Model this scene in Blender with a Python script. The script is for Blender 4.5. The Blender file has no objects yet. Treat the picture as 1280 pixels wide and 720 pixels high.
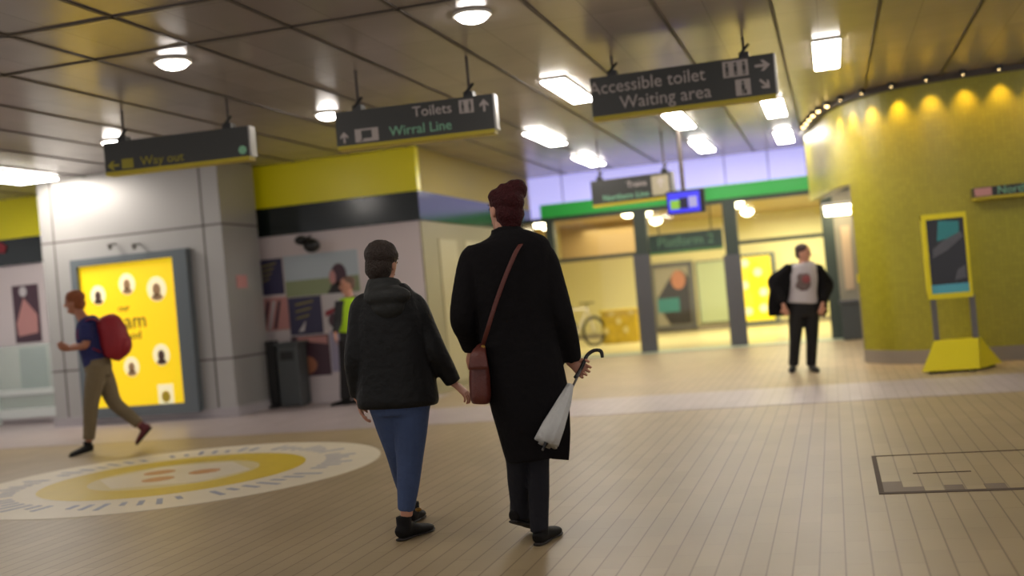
import bpy, bmesh, math, random
from mathutils import Vector, Matrix
random.seed(4)
V = Vector
COL = bpy.context.scene.collection
# ---------------------------------------------------------------- camera
f, yaw, pitch, roll, CH = 1391.0, .2808, .0061, .0889, 1.3
FW = V((-math.sin(yaw)*math.cos(pitch), math.cos(yaw)*math.cos(pitch), math.sin(pitch)))
RH = V((math.cos(yaw), math.sin(yaw), 0))
UP0 = RH.cross(FW)
CR = math.cos(roll)*RH - math.sin(roll)*UP0
CU = math.sin(roll)*RH + math.cos(roll)*UP0
FH = V((-math.sin(yaw), math.cos(yaw), 0))
CAM = V((0, 0, CH))
def ray(x, y): return FW + (x-640)/f*CR + (360-y)/f*CU
def at(x, y, D): return CAM + ray(x, y)*D
def onY(x, y, Y): r = ray(x, y); return CAM + r*(Y/r.y)
def onX(x, y, X): r = ray(x, y); return CAM + r*(X/r.x)
def onZ(x, y, z=0.0): r = ray(x, y); return CAM + r*((z-CH)/r.z)
cd = bpy.data.cameras.new('camera'); cam = bpy.data.objects.new('camera', cd); COL.objects.link(cam)
cam.matrix_world = Matrix((( CR.x, CU.x, -FW.x, 0), (CR.y, CU.y, -FW.y, 0), (CR.z, CU.z, -FW.z, CH), (0, 0, 0, 1)))
cd.sensor_width = 36; cd.lens = 36*f/1280; cd.clip_end = 200
cd.dof.use_dof = True; cd.dof.focus_distance = 6.0; cd.dof.aperture_fstop = 1.0
sc = bpy.context.scene; sc.camera = cam
sc.view_settings.view_transform = 'Standard'; sc.view_settings.look = 'None'
sc.view_settings.exposure = EXPO = 0.0; sc.view_settings.gamma = 1; sc.view_settings.use_curve_mapping = False
HC = 3.48
# ---------------------------------------------------------------- materials
def lin(h):
    h = h.lstrip('#'); r = [int(h[i:i+2], 16)/255 for i in (0, 2, 4)]
    return tuple(c/12.92 if c <= .04045 else ((c+.055)/1.055)**2.4 for c in r) + (1,)
def mat(name, col, rough=.6, metal=0, bump=0, bscale=40, var=.0, vscale=6, emit=None, es=0, spec=.5, trans=0, alpha=1, sheen=0):
    m = bpy.data.materials.new(name); m.use_nodes = True; nt = m.node_tree; b = nt.nodes['Principled BSDF']
    c = lin(col) if isinstance(col, str) else tuple(col)+(1,)
    b.inputs['Base Color'].default_value = c; b.inputs['Roughness'].default_value = rough
    b.inputs['Metallic'].default_value = metal; b.inputs['Specular IOR Level'].default_value = spec
    b.inputs['Transmission Weight'].default_value = trans; b.inputs['Alpha'].default_value = alpha
    if sheen: b.inputs['Sheen Weight'].default_value = sheen
    tc = nt.nodes.new('ShaderNodeTexCoord')
    if var:
        n = nt.nodes.new('ShaderNodeTexNoise'); n.inputs['Scale'].default_value = vscale; n.inputs['Detail'].default_value = 4
        nt.links.new(tc.outputs['Object'], n.inputs['Vector'])
        mx = nt.nodes.new('ShaderNodeMix'); mx.data_type = 'RGBA'
        mx.inputs['A'].default_value = tuple(x*(1-var) for x in c[:3])+(1,); mx.inputs['B'].default_value = tuple(min(1, x*(1+var)) for x in c[:3])+(1,)
        nt.links.new(n.outputs['Fac'], mx.inputs['Factor']); nt.links.new(mx.outputs['Result'], b.inputs['Base Color'])
    if bump:
        n = nt.nodes.new('ShaderNodeTexNoise'); n.inputs['Scale'].default_value = bscale
        nt.links.new(tc.outputs['Object'], n.inputs['Vector'])
        bp = nt.nodes.new('ShaderNodeBump'); bp.inputs['Strength'].default_value = bump; bp.inputs['Distance'].default_value = .02
        nt.links.new(n.outputs['Fac'], bp.inputs['Height']); nt.links.new(bp.outputs['Normal'], b.inputs['Normal'])
    if emit:
        b.inputs['Emission Color'].default_value = lin(emit); b.inputs['Emission Strength'].default_value = es
    return m
def brickmat(name, c1, c2, mortar, w, h, msize, rough, rot=0, off=.5, bump=.3, metal=0, axes='xy', shift=(0, 0), line=None):
    m = bpy.data.materials.new(name); m.use_nodes = True; nt = m.node_tree; b = nt.nodes['Principled BSDF']
    tc = nt.nodes.new('ShaderNodeTexCoord'); sp = nt.nodes.new('ShaderNodeSeparateXYZ'); cb = nt.nodes.new('ShaderNodeCombineXYZ')
    nt.links.new(tc.outputs['Object'], sp.inputs[0])
    for k, a in enumerate(axes): nt.links.new(sp.outputs['XYZ'.index(a.upper())], cb.inputs[k])
    mp = nt.nodes.new('ShaderNodeMapping'); mp.inputs['Location'].default_value = shift+(0,)
    nt.links.new(cb.outputs[0], mp.inputs[0])
    br = nt.nodes.new('ShaderNodeTexBrick'); br.inputs['Scale'].default_value = 1; br.offset = off
    br.inputs['Color1'].default_value = lin(c1); br.inputs['Color2'].default_value = lin(c2); br.inputs['Mortar'].default_value = lin(mortar)
    br.inputs['Brick Width'].default_value = w; br.inputs['Row Height'].default_value = h; br.inputs['Mortar Size'].default_value = msize
    br.inputs['Mortar Smooth'].default_value = .1; br.inputs['Bias'].default_value = 0
    nt.links.new(mp.outputs[0], br.inputs['Vector'])
    ns = nt.nodes.new('ShaderNodeTexNoise'); ns.inputs['Scale'].default_value = 1.3; ns.inputs['Detail'].default_value = 5
    nt.links.new(tc.outputs['Object'], ns.inputs['Vector'])
    rm = nt.nodes.new('ShaderNodeMapRange'); rm.inputs['To Min'].default_value = .82; rm.inputs['To Max'].default_value = 1.15
    nt.links.new(ns.outputs['Fac'], rm.inputs[0])
    vm = nt.nodes.new('ShaderNodeVectorMath'); vm.operation = 'SCALE'
    csrc = br.outputs['Color']
    if line:
        s2 = nt.nodes.new('ShaderNodeSeparateXYZ'); nt.links.new(mp.outputs[0], s2.inputs[0])
        pg = nt.nodes.new('ShaderNodeMath'); pg.operation = 'PINGPONG'; pg.inputs[1].default_value = h/2; nt.links.new(s2.outputs[1], pg.inputs[0])
        lt = nt.nodes.new('ShaderNodeMapRange'); lt.inputs['From Min'].default_value = .0015; lt.inputs['From Max'].default_value = .0055; lt.inputs['To Min'].default_value = 1; lt.inputs['To Max'].default_value = 0
        nt.links.new(pg.outputs[0], lt.inputs[0]); m2 = nt.nodes.new('ShaderNodeMix'); m2.data_type = 'RGBA'
        nt.links.new(lt.outputs[0], m2.inputs['Factor']); nt.links.new(csrc, m2.inputs['A']); m2.inputs['B'].default_value = lin(line); csrc = m2.outputs['Result']
    nt.links.new(csrc, vm.inputs[0]); nt.links.new(rm.outputs[0], vm.inputs['Scale'])
    nt.links.new(vm.outputs[0], b.inputs['Base Color'])
    b.inputs['Roughness'].default_value = rough; b.inputs['Metallic'].default_value = metal
    bp = nt.nodes.new('ShaderNodeBump'); bp.inputs['Strength'].default_value = bump; bp.inputs['Distance'].default_value = .004; bp.invert = True
    nt.links.new(br.outputs['Fac'], bp.inputs['Height']); nt.links.new(bp.outputs['Normal'], b.inputs['Normal'])
    return m
M = dict(
 floor=brickmat('beige_paving', '#a3906f', '#9b8867', '#8f7b5c', .42, .1106, .003, .42, axes='yx', shift=(0, .038), line='#715e45', bump=.12),
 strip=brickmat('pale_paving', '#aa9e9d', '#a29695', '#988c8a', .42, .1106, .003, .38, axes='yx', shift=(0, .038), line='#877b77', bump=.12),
 ceil=brickmat('glossy_ceiling_panel', '#a49c9a', '#9c9492', '#8b8381', .872, .98, .004, .24, axes='xy', off=0, shift=(-.578, -.84), metal=.15, bump=.1),
 beam=mat('dark_beam', '#453c35', .5),
 mosaic=brickmat('yellow_mosaic', '#9f9720', '#958e1a', '#817a1e', .05, .05, .002, .38, axes='xz', off=0, bump=.15),
 plinth=mat('grey_stone', '#8a8074', .6, var=.1),
 silver=mat('silver_panel', '#a5a39f', .38, metal=.35, var=.04, vscale=2),
 seam=mat('panel_seam', '#55504c', .7),
 lilac=mat('lilac_panel', '#b4b2dc', .45, emit='#a9a8ea', es=.95),  # emission added to the panel colour to brighten the fascia
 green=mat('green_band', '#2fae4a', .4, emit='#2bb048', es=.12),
 mull=mat('grey_green_frame', '#3c463f', .45, metal=.2),
 sleeve=mat('grey_sleeve', '#5a5a5e', .4, metal=.3),
 cream=mat('cream_wall', '#e4dca6', .6), bulk=mat('tan_bulkhead', '#a98d5e', .5),
 white=mat('white_wall', '#d8cdcd', .5), whitef=mat('white_frame', '#cfd4d0', .45),
 yband=mat('yellow_panel', '#f2e80c', .3), dband=mat('dark_green_glass', '#18201e', .16, spec=.5),
 olive=mat('pale_olive_wall', '#827b5e', .5), black=mat('black_plastic', '#151515', .4),
 dsign=mat('dark_sign_face', '#2c2d2a', .45), ysign=mat('yellow_sign_edge', '#b5a416', .5),
 tgrey=mat('pale_grey_lettering', '#b0a6a2', .6), tgreen=mat('pale_green_lettering', '#7fb795', .6), tyel=mat('yellow_lettering', '#9a9024', .6),
 tdark=mat('dark_lettering', '#6a5226', .6),
 metal=mat('grey_metal', '#6d6a66', .35, metal=.7), dgrey=mat('dark_grey', '#45494a', .45), frame=mat('slate_frame', '#646c70', .4, metal=.3),
 lamp=mat('lit_lamp', '#ffffff', .5, emit='#fff7ee', es=34), lampw=mat('lit_warm_lamp', '#ffffff', .5, emit='#fff0c8', es=14),
 lamps=mat('lit_small_lamp', '#ffffff', .5, emit='#ffd890', es=10),
 housing=mat('white_housing', '#c8c4bc', .4),
 ypost=mat('lit_yellow_poster', '#e8c410', .5, emit='#f4cc0c', es=.62), ypost2=mat('lit_yellow_poster_far', '#e8cf20', .5, emit='#f6d820', es=.8),
 ivory=mat('lit_ivory', '#efe6c0', .5, emit='#f4e7b0', es=.55), tan=mat('tan_blob', '#b08a60', .6), brown=mat('brown_blob', '#5a4038', .6),
 purple=mat('purple_poster', '#3c3a58', .5), gold=mat('gold_script', '#8f8446', .5), pink=mat('pink_print', '#c48c88', .5), red=mat('red_print', '#8f2832', .5),
 pgreen=mat('pale_green_print', '#8f9a74', .5), sky=mat('pale_blue_print', '#b3bfc6', .5), pwhite=mat('white_print', '#ccc6c8', .5), lilacp=mat('lilac_print', '#a49db4', .5),
 orange=mat('orange_print', '#b8785a', .5), maroon=mat('maroon_print', '#4d3440', .5), black_p=mat('black_print', '#2a2526', .5), teal=mat('teal_print', '#2f7e80', .4), tealb=mat('bright_teal_print', '#4f9fb0', .4),
 glass=None, yellow=mat('yellow_shell', '#d8c80c', .35), screen=mat('screen_black', '#1c1a1c', .15),
 bluel=mat('lit_blue_screen', '#2020a0', .3, emit='#3a34e8', es=.75), lgreen=mat('lit_green_patch', '#6fa030', .4, emit='#80a838', es=.35), lblack=mat('dark_screen_column', '#14122c', .3), lgrey=mat('lit_grey_column', '#8a88b0', .3, emit='#8f8cc0', es=.35),
 ringw=mat('cream_mosaic_ring', '#d8cdb4', .45, var=.05), ringy=mat('yellow_mosaic_ring', '#ceb226', .45, var=.08), ringm=mat('blue_grey_mark', '#8d92a4', .5), ringc=mat('pale_yellow_mosaic', '#cfbf88', .45), ringo=mat('orange_mark', '#c8925c', .5),
 worn=mat('worn_cover_metal', '#6e5c48', .6), darkg=mat('dark_gap', '#4e3d2b', .8),
 skin=mat('skin', '#c08a72', .5, var=.08, vscale=14), skin2=mat('tanned_skin', '#a86f55', .5, var=.08, vscale=14), lip=mat('lip', '#8f4a44', .5), eye=mat('eye', '#1d1512', .2), brow=mat('brow_hair', '#2b1a12', .8),
 redhair=mat('dark_red_hair', '#380a0e', .7, bump=.8, bscale=90, var=.35, vscale=60, spec=.25), brhair=mat('brown_hair', '#241509', .65, bump=.8, bscale=90, var=.35, vscale=60), ginger=mat('ginger_hair', '#8a4a22', .6, bump=.8, bscale=90, var=.3, vscale=40), dkhair=mat('dark_brown_hair', '#38201c', .6, bump=.8, bscale=90, var=.3),
 coat=mat('black_wool', '#0f0d0f', .9, bump=.35, bscale=30, var=.3, vscale=9, spec=.2), puffer=mat('black_quilted_nylon', '#0f1011', .62, bump=.5, bscale=22, var=.25, vscale=8, spec=.3), hood=mat('dark_olive_nylon', '#141614', .7, bump=.4, bscale=25),
 jeans=mat('blue_denim', '#3c4d72', .85, bump=.35, bscale=35, var=.22, vscale=7), navy=mat('navy_black_trousers', '#10111b', .85, bump=.3, bscale=30), blackt=mat('black_trousers', '#120f10', .85, bump=.3, bscale=30),
 khaki=mat('khaki_cotton', '#74664c', .85, bump=.4, bscale=30, var=.12), navyshirt=mat('navy_blue_cotton', '#22265c', .85, bump=.4, bscale=30, var=.1), redbag=mat('red_nylon', '#8d1020', .6, bump=.3, bscale=30, var=.12),
 shoe=mat('black_leather', '#131110', .7, spec=.25), shoer=mat('dark_red_shoe', '#5c1a20', .55), sole=mat('dark_sole', '#221c18', .7),
 leather=mat('brown_leather', '#5a281f', .45, bump=.2, bscale=60, var=.12), tee=mat('white_cotton', '#b9b2b4', .85, bump=.3, bscale=30), hiviz=mat('fluorescent_yellow', '#a8d020', .7, emit='#a8d020', es=.08), umbf=mat('translucent_white_film', '#dcdcd8', .35, trans=.25, bump=.4, bscale=50, var=.2), brass=mat('brass_buckle', '#8d6a30', .35, metal=.8),
)
g = bpy.data.materials.new('clear_glass'); g.use_nodes = True; nt = g.node_tree
for n in list(nt.nodes):
    if n.type == 'BSDF_PRINCIPLED': nt.nodes.remove(n)
out = [n for n in nt.nodes if n.type == 'OUTPUT_MATERIAL'][0]
tr = nt.nodes.new('ShaderNodeBsdfTransparent'); gl = nt.nodes.new('ShaderNodeBsdfGlossy'); gl.inputs['Roughness'].default_value = .03
lw = nt.nodes.new('ShaderNodeFresnel'); lw.inputs['IOR'].default_value = 1.45; mx = nt.nodes.new('ShaderNodeMixShader')
tr.inputs['Color'].default_value = (.96, .97, .93, 1)
nt.links.new(lw.outputs[0], mx.inputs[0]); nt.links.new(tr.outputs[0], mx.inputs[1]); nt.links.new(gl.outputs[0], mx.inputs[2]); nt.links.new(mx.outputs[0], out.inputs['Surface'])
M['glass'] = g
# ---------------------------------------------------------------- mesh helpers
ORG = {}
class MB:
    def __init__(s): s.bm = bmesh.new()
    def box(s, c, size, rz=0, ax=None):
        m = Matrix.Diagonal((size[0], size[1], size[2], 1))
        r = Matrix.Rotation(rz, 4, 'Z') if ax is None else ax
        bmesh.ops.create_cube(s.bm, size=1, matrix=Matrix.Translation(V(c)) @ r @ m); return s
    def b2(s, a, b): a = V(a); b = V(b); return s.box((a+b)/2, [abs(x) for x in (b-a)])
    def cyl(s, p0, p1, r0, r1=None, seg=16):
        p0 = V(p0); p1 = V(p1); d = p1-p0; q = d.to_track_quat('Z', 'Y').to_matrix().to_4x4()
        bmesh.ops.create_cone(s.bm, cap_ends=True, segments=seg, radius1=r0, radius2=r0 if r1 is None else r1, depth=d.length, matrix=Matrix.Translation((p0+p1)/2) @ q); return s
    def ell(s, c, r, ax=None, seg=16):
        m = Matrix.Translation(V(c)) @ (ax.to_4x4() if ax else Matrix()) @ Matrix.Diagonal((r[0], r[1], r[2], 1))
        bmesh.ops.create_uvsphere(s.bm, u_segments=seg, v_segments=seg//2+2, radius=1, matrix=m); return s
    def loft(s, pts, wa, wb=None, A=None, seg=16, sub=4, sq=1.0):
        A = A or RH; pts = [V(p) for p in pts]; wb = wb or wa; n = len(pts)
        def cr(L, i, t):
            g = lambda k: L[min(max(k, 0), n-1)]
            p0, p1, p2, p3 = g(i-1), g(i), g(i+1), g(i+2)
            return .5*((2*p1)+(p2-p0)*t+(2*p0-5*p1+4*p2-p3)*t*t+(3*p1-p0-3*p2+p3)*t**3)
        P = []; Wa = []; Wb = []
        for i in range(n-1):
            for k in range(sub):
                t = k/sub; P.append(cr(pts, i, t)); Wa.append(max(.001, cr(wa, i, t))); Wb.append(max(.001, cr(wb, i, t)))
        P.append(pts[-1]); Wa.append(wa[-1]); Wb.append(wb[-1])
        rings = []
        for i, p in enumerate(P):
            t = (P[min(i+1, len(P)-1)]-P[max(i-1, 0)]).normalized()
            a = A - A.dot(t)*t
            if a.length < .15: a = FH - FH.dot(t)*t
            a.normalize(); b = t.cross(a)
            ring = []
            for k in range(seg):
                th = 2*math.pi*k/seg; c_, s_ = math.cos(th), math.sin(th)
                c_ = math.copysign(abs(c_)**sq, c_); s_ = math.copysign(abs(s_)**sq, s_)
                ring.append(s.bm.verts.new(p + a*(Wa[i]*c_) + b*(Wb[i]*s_)))
            rings.append(ring)
        for r0, r1 in zip(rings, rings[1:]):
            for k in range(seg): s.bm.faces.new((r0[k], r0[(k+1) % seg], r1[(k+1) % seg], r1[k]))
        s.bm.faces.new(rings[0][::-1]); s.bm.faces.new(rings[-1]); return s
    def poly(s, pts, off):
        off = V(off); a = [s.bm.verts.new(V(p)) for p in pts]; b = [s.bm.verts.new(V(p)+off) for p in pts]; n = len(pts)
        s.bm.faces.new(a); s.bm.faces.new(b[::-1])
        for k in range(n): s.bm.faces.new((a[k], b[k], b[(k+1) % n], a[(k+1) % n]))
        return s
    def build(s, name, m, parent=None, smooth=False, bevel=0, remesh=0, iters=3, displace=0):
        bm = s.bm; bmesh.ops.recalc_face_normals(bm, faces=bm.faces)
        if bevel:
            bmesh.ops.bevel(bm, geom=list(bm.edges), offset=bevel, segments=2, affect='EDGES', profile=.5)
        org = ORG[parent.name] if parent else None
        if org is None:
            zs = [v.co for v in bm.verts]; n = len(zs)
            mn = V((min(v.x for v in zs), min(v.y for v in zs), min(v.z for v in zs))); mxx = V((max(v.x for v in zs), max(v.y for v in zs), 0))
            org = V(((mn.x+mxx.x)/2, (mn.y+mxx.y)/2, mn.z)); top = True
        else: top = False
        bmesh.ops.translate(bm, verts=bm.verts, vec=-org)
        me = bpy.data.meshes.new(name); bm.to_mesh(me); bm.free()
        if remesh:
            t = bpy.data.objects.new('t', me); COL.objects.link(t)
            r = t.modifiers.new('r', 'REMESH'); r.mode = 'VOXEL'; r.voxel_size = remesh
            q = t.modifiers.new('s', 'SMOOTH'); q.factor = .5; q.iterations = iters
            if displace:
                tx = bpy.data.textures.new('n', 'CLOUDS'); tx.noise_scale = .035
                d = t.modifiers.new('d', 'DISPLACE'); d.texture = tx; d.strength = displace; d.mid_level = .5
            dg = bpy.context.evaluated_depsgraph_get(); me2 = bpy.data.meshes.new_from_object(t.evaluated_get(dg))
            bpy.data.objects.remove(t); me = me2; me.name = name; me.materials.clear(); smooth = True
        me.materials.append(m)
        if smooth:
            for p in me.polygons: p.use_smooth = True
        o = bpy.data.objects.new(name, me); COL.objects.link(o)
        if top: o.location = org
        else: o.parent = parent
        ORG[o.name] = org
        return o
def tag(o, label=None, cat=None, group=None, kind=None):
    for k, v in (('label', label), ('category', cat), ('group', group), ('kind', kind)):
        if v: o[k] = v
    return o
def thing(name, label, cat, loc, group=None):
    o = bpy.data.objects.new(name, None); COL.objects.link(o); o.location = loc; o.empty_display_size = .2
    ORG[o.name] = V(loc); return tag(o, label, cat, group)
def struct(o): o['kind'] = 'structure'; return o
def text(name, body, size, P, u, n, m, parent, depth=.003, align='LEFT', bold=.0, xs=1.0):
    cu = bpy.data.curves.new('t', 'FONT'); cu.body = body; cu.size = size; cu.extrude = depth; cu.align_x = align; cu.align_y = 'CENTER'; cu.offset = bold; cu.resolution_u = 3
    t = bpy.data.objects.new('t', cu); COL.objects.link(t)
    dg = bpy.context.evaluated_depsgraph_get(); me = bpy.data.meshes.new_from_object(t.evaluated_get(dg)); bpy.data.objects.remove(t)
    u = V(u).normalized(); n = V(n).normalized(); w = n.cross(u)
    P = V(P) - (ORG[parent.name])
    me.transform(Matrix(((u.x*xs, w.x, n.x, P.x), (u.y*xs, w.y, n.y, P.y), (u.z*xs, w.z, n.z, P.z), (0, 0, 0, 1))))
    me.materials.clear(); me.materials.append(m); me.name = name
    o = bpy.data.objects.new(name, me); COL.objects.link(o); o.parent = parent; ORG[o.name] = ORG[parent.name]
    return o
class Face:          # a flat face: origin, horizontal direction u, outward normal n; z is up
    def __init__(s, O, u, n): s.O = V(O); s.u = V(u).normalized(); s.n = V(n).normalized()
    def p(s, a, z, d=0): return s.O + s.u*a + V((0, 0, z)) + s.n*d
    def rect(s, mb, a0, a1, z0, z1, d0, d1, sk=0):
        mb.poly([s.p(a0, z0, d0), s.p(a1, z0, d0), s.p(a1+sk, z1, d0), s.p(a0+sk, z1, d0)], s.n*(d1-d0)); return mb
    def disc(s, mb, a, z, ra, rz, d0, d1, seg=20):
        mb.poly([s.p(a+ra*math.cos(2*math.pi*k/seg), z+rz*math.sin(2*math.pi*k/seg), d0) for k in range(seg)], s.n*(d1-d0)); return mb
    def blob(s, mb, pts, d0, d1): mb.poly([s.p(a, z, d0) for a, z in pts], s.n*(d1-d0)); return mb
def on(face, x, y):   # where the photo's point falls on a face
    r = ray(x, y); t = (face.O-CAM).dot(face.n)/r.dot(face.n); P = CAM+r*t; return (P-face.O).dot(face.u), P.z-face.O.z

# ================================================================ SETTING
struct(MB().b2((-17, -5, -.1), (9, 20.55, 0)).build('floor', M['floor']))
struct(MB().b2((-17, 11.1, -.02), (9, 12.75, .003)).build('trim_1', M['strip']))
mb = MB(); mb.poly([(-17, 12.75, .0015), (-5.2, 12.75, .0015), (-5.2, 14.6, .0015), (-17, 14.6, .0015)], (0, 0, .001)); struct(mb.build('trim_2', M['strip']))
struct(MB().b2((-17, -5, HC), (9, 20.9, HC+.1)).build('ceiling', M['ceil']))
k = 3
for i in range(-16, 8):
    X = .578 + i*.872
    struct(MB().b2((X-.016, -5, HC-.010), (X+.016, 20.5, HC+.01)).build('trim_%d' % k, M['beam'])); k += 1
for Y in (6.72, 7.70):
    struct(MB().b2((-17, Y-.02, HC-.01), (.578-.872*2, Y+.02, HC+.01)).build('trim_%d' % k, M['beam'])); k += 1
# ---- left shop front and pillar
YK, XK = 14.54, -5.43
struct(MB().b2((-17, YK, 0), (XK-.02, YK+.2, HC)).build('wall_front_left', M['white']))
struct(MB().b2((XK-.2, YK+.01, 0), (XK, 20.5, HC)).build('wall_side_left', M['olive']))
struct(MB().b2((-17, YK-.03, 2.86), (XK+.012, YK+.1, HC-.002)).build('trim_50', M['yband']))
struct(MB().b2((-17, YK-.05, 2.45), (XK+.02, YK+.1, 2.858)).build('trim_51', M['dband']))
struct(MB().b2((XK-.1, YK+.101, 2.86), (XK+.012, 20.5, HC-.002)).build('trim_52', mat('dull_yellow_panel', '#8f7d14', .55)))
struct(MB().b2((XK-.1, YK+.101, 2.45), (XK+.02, 20.5, 2.858)).build('trim_53', M['dband']))
struct(MB().b2((-17, YK-.02, 0), (XK, YK, .14)).build('baseboard_left', M['white']))
for y0, y1 in ((15.2, 16.0), (16.4, 17.6), (18.0, 19.3)):
    struct(MB().b2((XK-.01, y0, .1), (XK+.012, y1, 2.2)).build('trim_%d' % k, mat('pale_cream_panel', '#968e70', .4))); k += 1
# pillar
PX0, PX1, PY0, PY1 = -10.70, -7.82, 13.32, 14.30
struct(MB().b2((PX0, PY0, 0), (PX1, PY1, HC)).build('wall_pillar', M['silver']))
struct(MB().b2((PX0-.03, PY0-.03, 0), (PX1+.03, PY1, .13)).build('baseboard_pillar', mat('pale_grey_stone', '#a39d9f', .5)))
PF = Face((0, PY0, 0), (1, 0, 0), (0, -1, 0))
mb = MB()
za = on(PF, 160, 293)[1]; zb = on(PF, 205, 456)[1]; zm = (za+zb)/2
for z in (za, zb+.02):
    PF.rect(mb, PX0, PX1, z-.012, z+.012, -.005, .002)
    mb.b2((PX1-.01, PY0, z-.012), (PX1+.003, PY1, z+.012))
for x, y in ((76, 400), (258, 330)):
    a = on(PF, x, y)[0]; PF.rect(mb, a-.012, a+.012, .13, HC, -.005, .0025)
for z in (.13,): pass
struct(mb.build('trim_60', M['seam']))
a0, z1 = on(PF, 96, 324); a1, z1b = on(PF, 228, 313); _, z0 = on(PF, 170, 538)
t = thing('poster_case', 'tall backlit yellow poster in slate grey frame on the silver pillar', 'poster case', (on(PF, 165, 0)[0], PY0, .0))
z1 = (z1+z1b)/2; z0 = max(.1, z0)
mb = MB(); w = .16
PF.rect(mb, a0-.03, a0+.07, z0, z1, .001, .12); PF.rect(mb, a1-.10, a1+.12, z0, z1, .001, .12)
PF.rect(mb, a0+.07, a1-.10, z1-.1, z1, .001, .12); PF.rect(mb, a0+.07, a1-.10, z0, z0+.14, .001, .12); mb.build('frame', M['frame'], t)
px0, px1, pz0, pz1 = a0+.07, a1-.10, z0+.14, z1-.1
mb = MB(); PF.rect(mb, px0, px1, pz0, pz1, .002, .06); mb.build('lit_sheet', M['ypost'], t)
def pp(x, y): return on(PF, x, y)
for i, (x, y, r) in enumerate(((126, 369, .12), (162, 355, .13), (199, 361, .15), (205, 443, .13), (168, 458, .12))):
    a, z = pp(x, y); mb = MB(); PF.disc(mb, a, z, r, r*1.15, .06, .063); d = mb.build('portrait_circle', M['ivory'], t)
    mb = MB(); PF.disc(mb, a, z-.01, r*.42, r*.6, .063, .066); PF.disc(mb, a, z-r*.75, r*.6, r*.3, .063, .066); mb.build('portrait', M['brown'] if i in (0, 3) else M['tan'], d)
a, z = pp(211, 495); mb = MB(); PF.rect(mb, a-.12, a+.12, z-.17, z+.17, .06, .063); d = mb.build('white_square', M['ivory'], t)
mb = MB(); PF.disc(mb, a, z, .07, .08, .063, .065); mb.build('mark', M['ringy'], d)
for s_, x, y, sz in (('our', 158, 385, .13), ('team', 163, 402, .3), ('so good', 160, 420, .16)):
    a, z = pp(x, y); text('lettering', s_, sz, PF.p(a, z, .062), (1, 0, -.0), (0, -1, 0), M['tdark'], t, align='CENTER')
# spotlight brackets / flat pink rectangle on the pillar side
mb = MB().b2((PX1+.001, 13.55, 0), (PX1+.012, 13.95, .3)); mb.bm.free()
zc = onX(302, 352, PX1)
tag(MB().b2((PX1+.001, zc.y-.14, zc.z-.09), (PX1+.01, zc.y+.14, zc.z+.09)).build('patch', M['pink']), 'small flat pink rectangle on the right side of the silver pillar', 'patch')
for x in (145, 175):
    a, z = pp(x, 305); t = thing('wall_spotlight', 'small grey bracket above the %s half of the poster case' % ('left' if x < 150 else 'right'), 'bracket', PF.p(a, z))
    mb = MB(); mb.cyl(PF.p(a, z, 0), PF.p(a, z-.02, .16), .012); mb.build('arm', M['metal'], t)
    mb = MB(); mb.cyl(PF.p(a, z-.0, .16), PF.p(a, z-.07, .13), .025); mb.build('head', M['metal'], t)

# ---- posters on the shop front
KF = Face((0, YK-.021, 0), (1, 0, 0), (0, -1, 0))
def krect(x0, y0, x1, y1):
    xm, ym = (x0+x1)/2, (y0+y1)/2
    return on(KF, x0, ym)[0], on(KF, x1, ym)[0], on(KF, xm, y1)[1], on(KF, xm, y0)[1]
KF.O.y = YK-.001
def poster(label, x0, y0, x1, y1, m, cat='poster'):
    a0, a1, z0, z1 = krect(x0, y0, x1, y1)
    t = thing('poster', label, cat, KF.p((a0+a1)/2, z0)); mb = MB(); KF.rect(mb, a0, a1, z0, z1, 0, .012); mb.build('sheet', m, t)
    return t, a0, a1, z0, z1
def scribble(t, a0, a1, z0, z1, m, n=4):
    mb = MB(); w = a1-a0; h = z1-z0
    for i in range(n):
        z = z0+h*(.78-.55*i/n); KF.blob(mb, [(a0+w*.2, z), (a0+w*.75-.04*i, z+h*.07), (a0+w*.78-.04*i, z+h*.12), (a0+w*.22, z+h*.05)], .012, .014)
    return mb.build('gold_script', m, t)
t, *r = poster('purple poster with gold scrawl beside the silver pillar', 322, 324, 354, 369, M['purple']); scribble(t, *r, M['gold'])
t, *r = poster('purple poster with gold scrawl above a white mark, lower of the two', 362, 371, 403, 418, M['purple']); scribble(t, *r, M['gold'], 3)
a0, a1, z0, z1 = r; mb = MB(); KF.blob(mb, [(a0+.13, z0+.04), (a0+.22, z0+.05), (a0+.26, z0+.2), (a0+.2, z0+.13)], .012, .014); mb.build('white_mark', M['pwhite'], t)
t, a0, a1, z0, z1 = poster('pink and white streaked poster between pillar and purple poster', 326, 372, 361, 413, M['pink'])
for i in range(3):
    mb = MB(); KF.blob(mb, [(a0+.02+.09*i, z0+.02), (a0+.07+.09*i, z0+.02), (min(a1, a0+.17+.09*i), z1-.05), (min(a1, a0+.12+.09*i), z1-.05)], .012, .014); mb.build('stripe', M['pwhite'] if i % 2 else M['maroon'], t)
t, a0, a1, z0, z1 = poster('wide picture of a dark-haired head before a green field and pale sky', 356, 316, 449, 368, M['sky'])
mb = MB(); KF.rect(mb, a0, a1, z0, z0+.23, .012, .014); mb.build('green_field', M['pgreen'], t)
x, z = on(KF, 424, 343); mb = MB(); KF.disc(mb, x, z, .12, .16, .014, .018); mb.build('printed_hair', M['maroon'], t)
mb = MB(); KF.disc(mb, x-.1, z-.03, .05, .1, .018, .021); mb.build('printed_face', M['pink'], t)
mb = MB(); KF.blob(mb, [(x-.2, z0), (x+.16, z0), (x+.1, z-.1), (x-.1, z-.1)], .014, .018); mb.build('printed_shoulders', M['black_p'], t)
t, a0, a1, z0, z1 = poster('white and red poster beside the lower purple poster', 405, 364, 440, 411, M['pwhite'])
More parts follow.
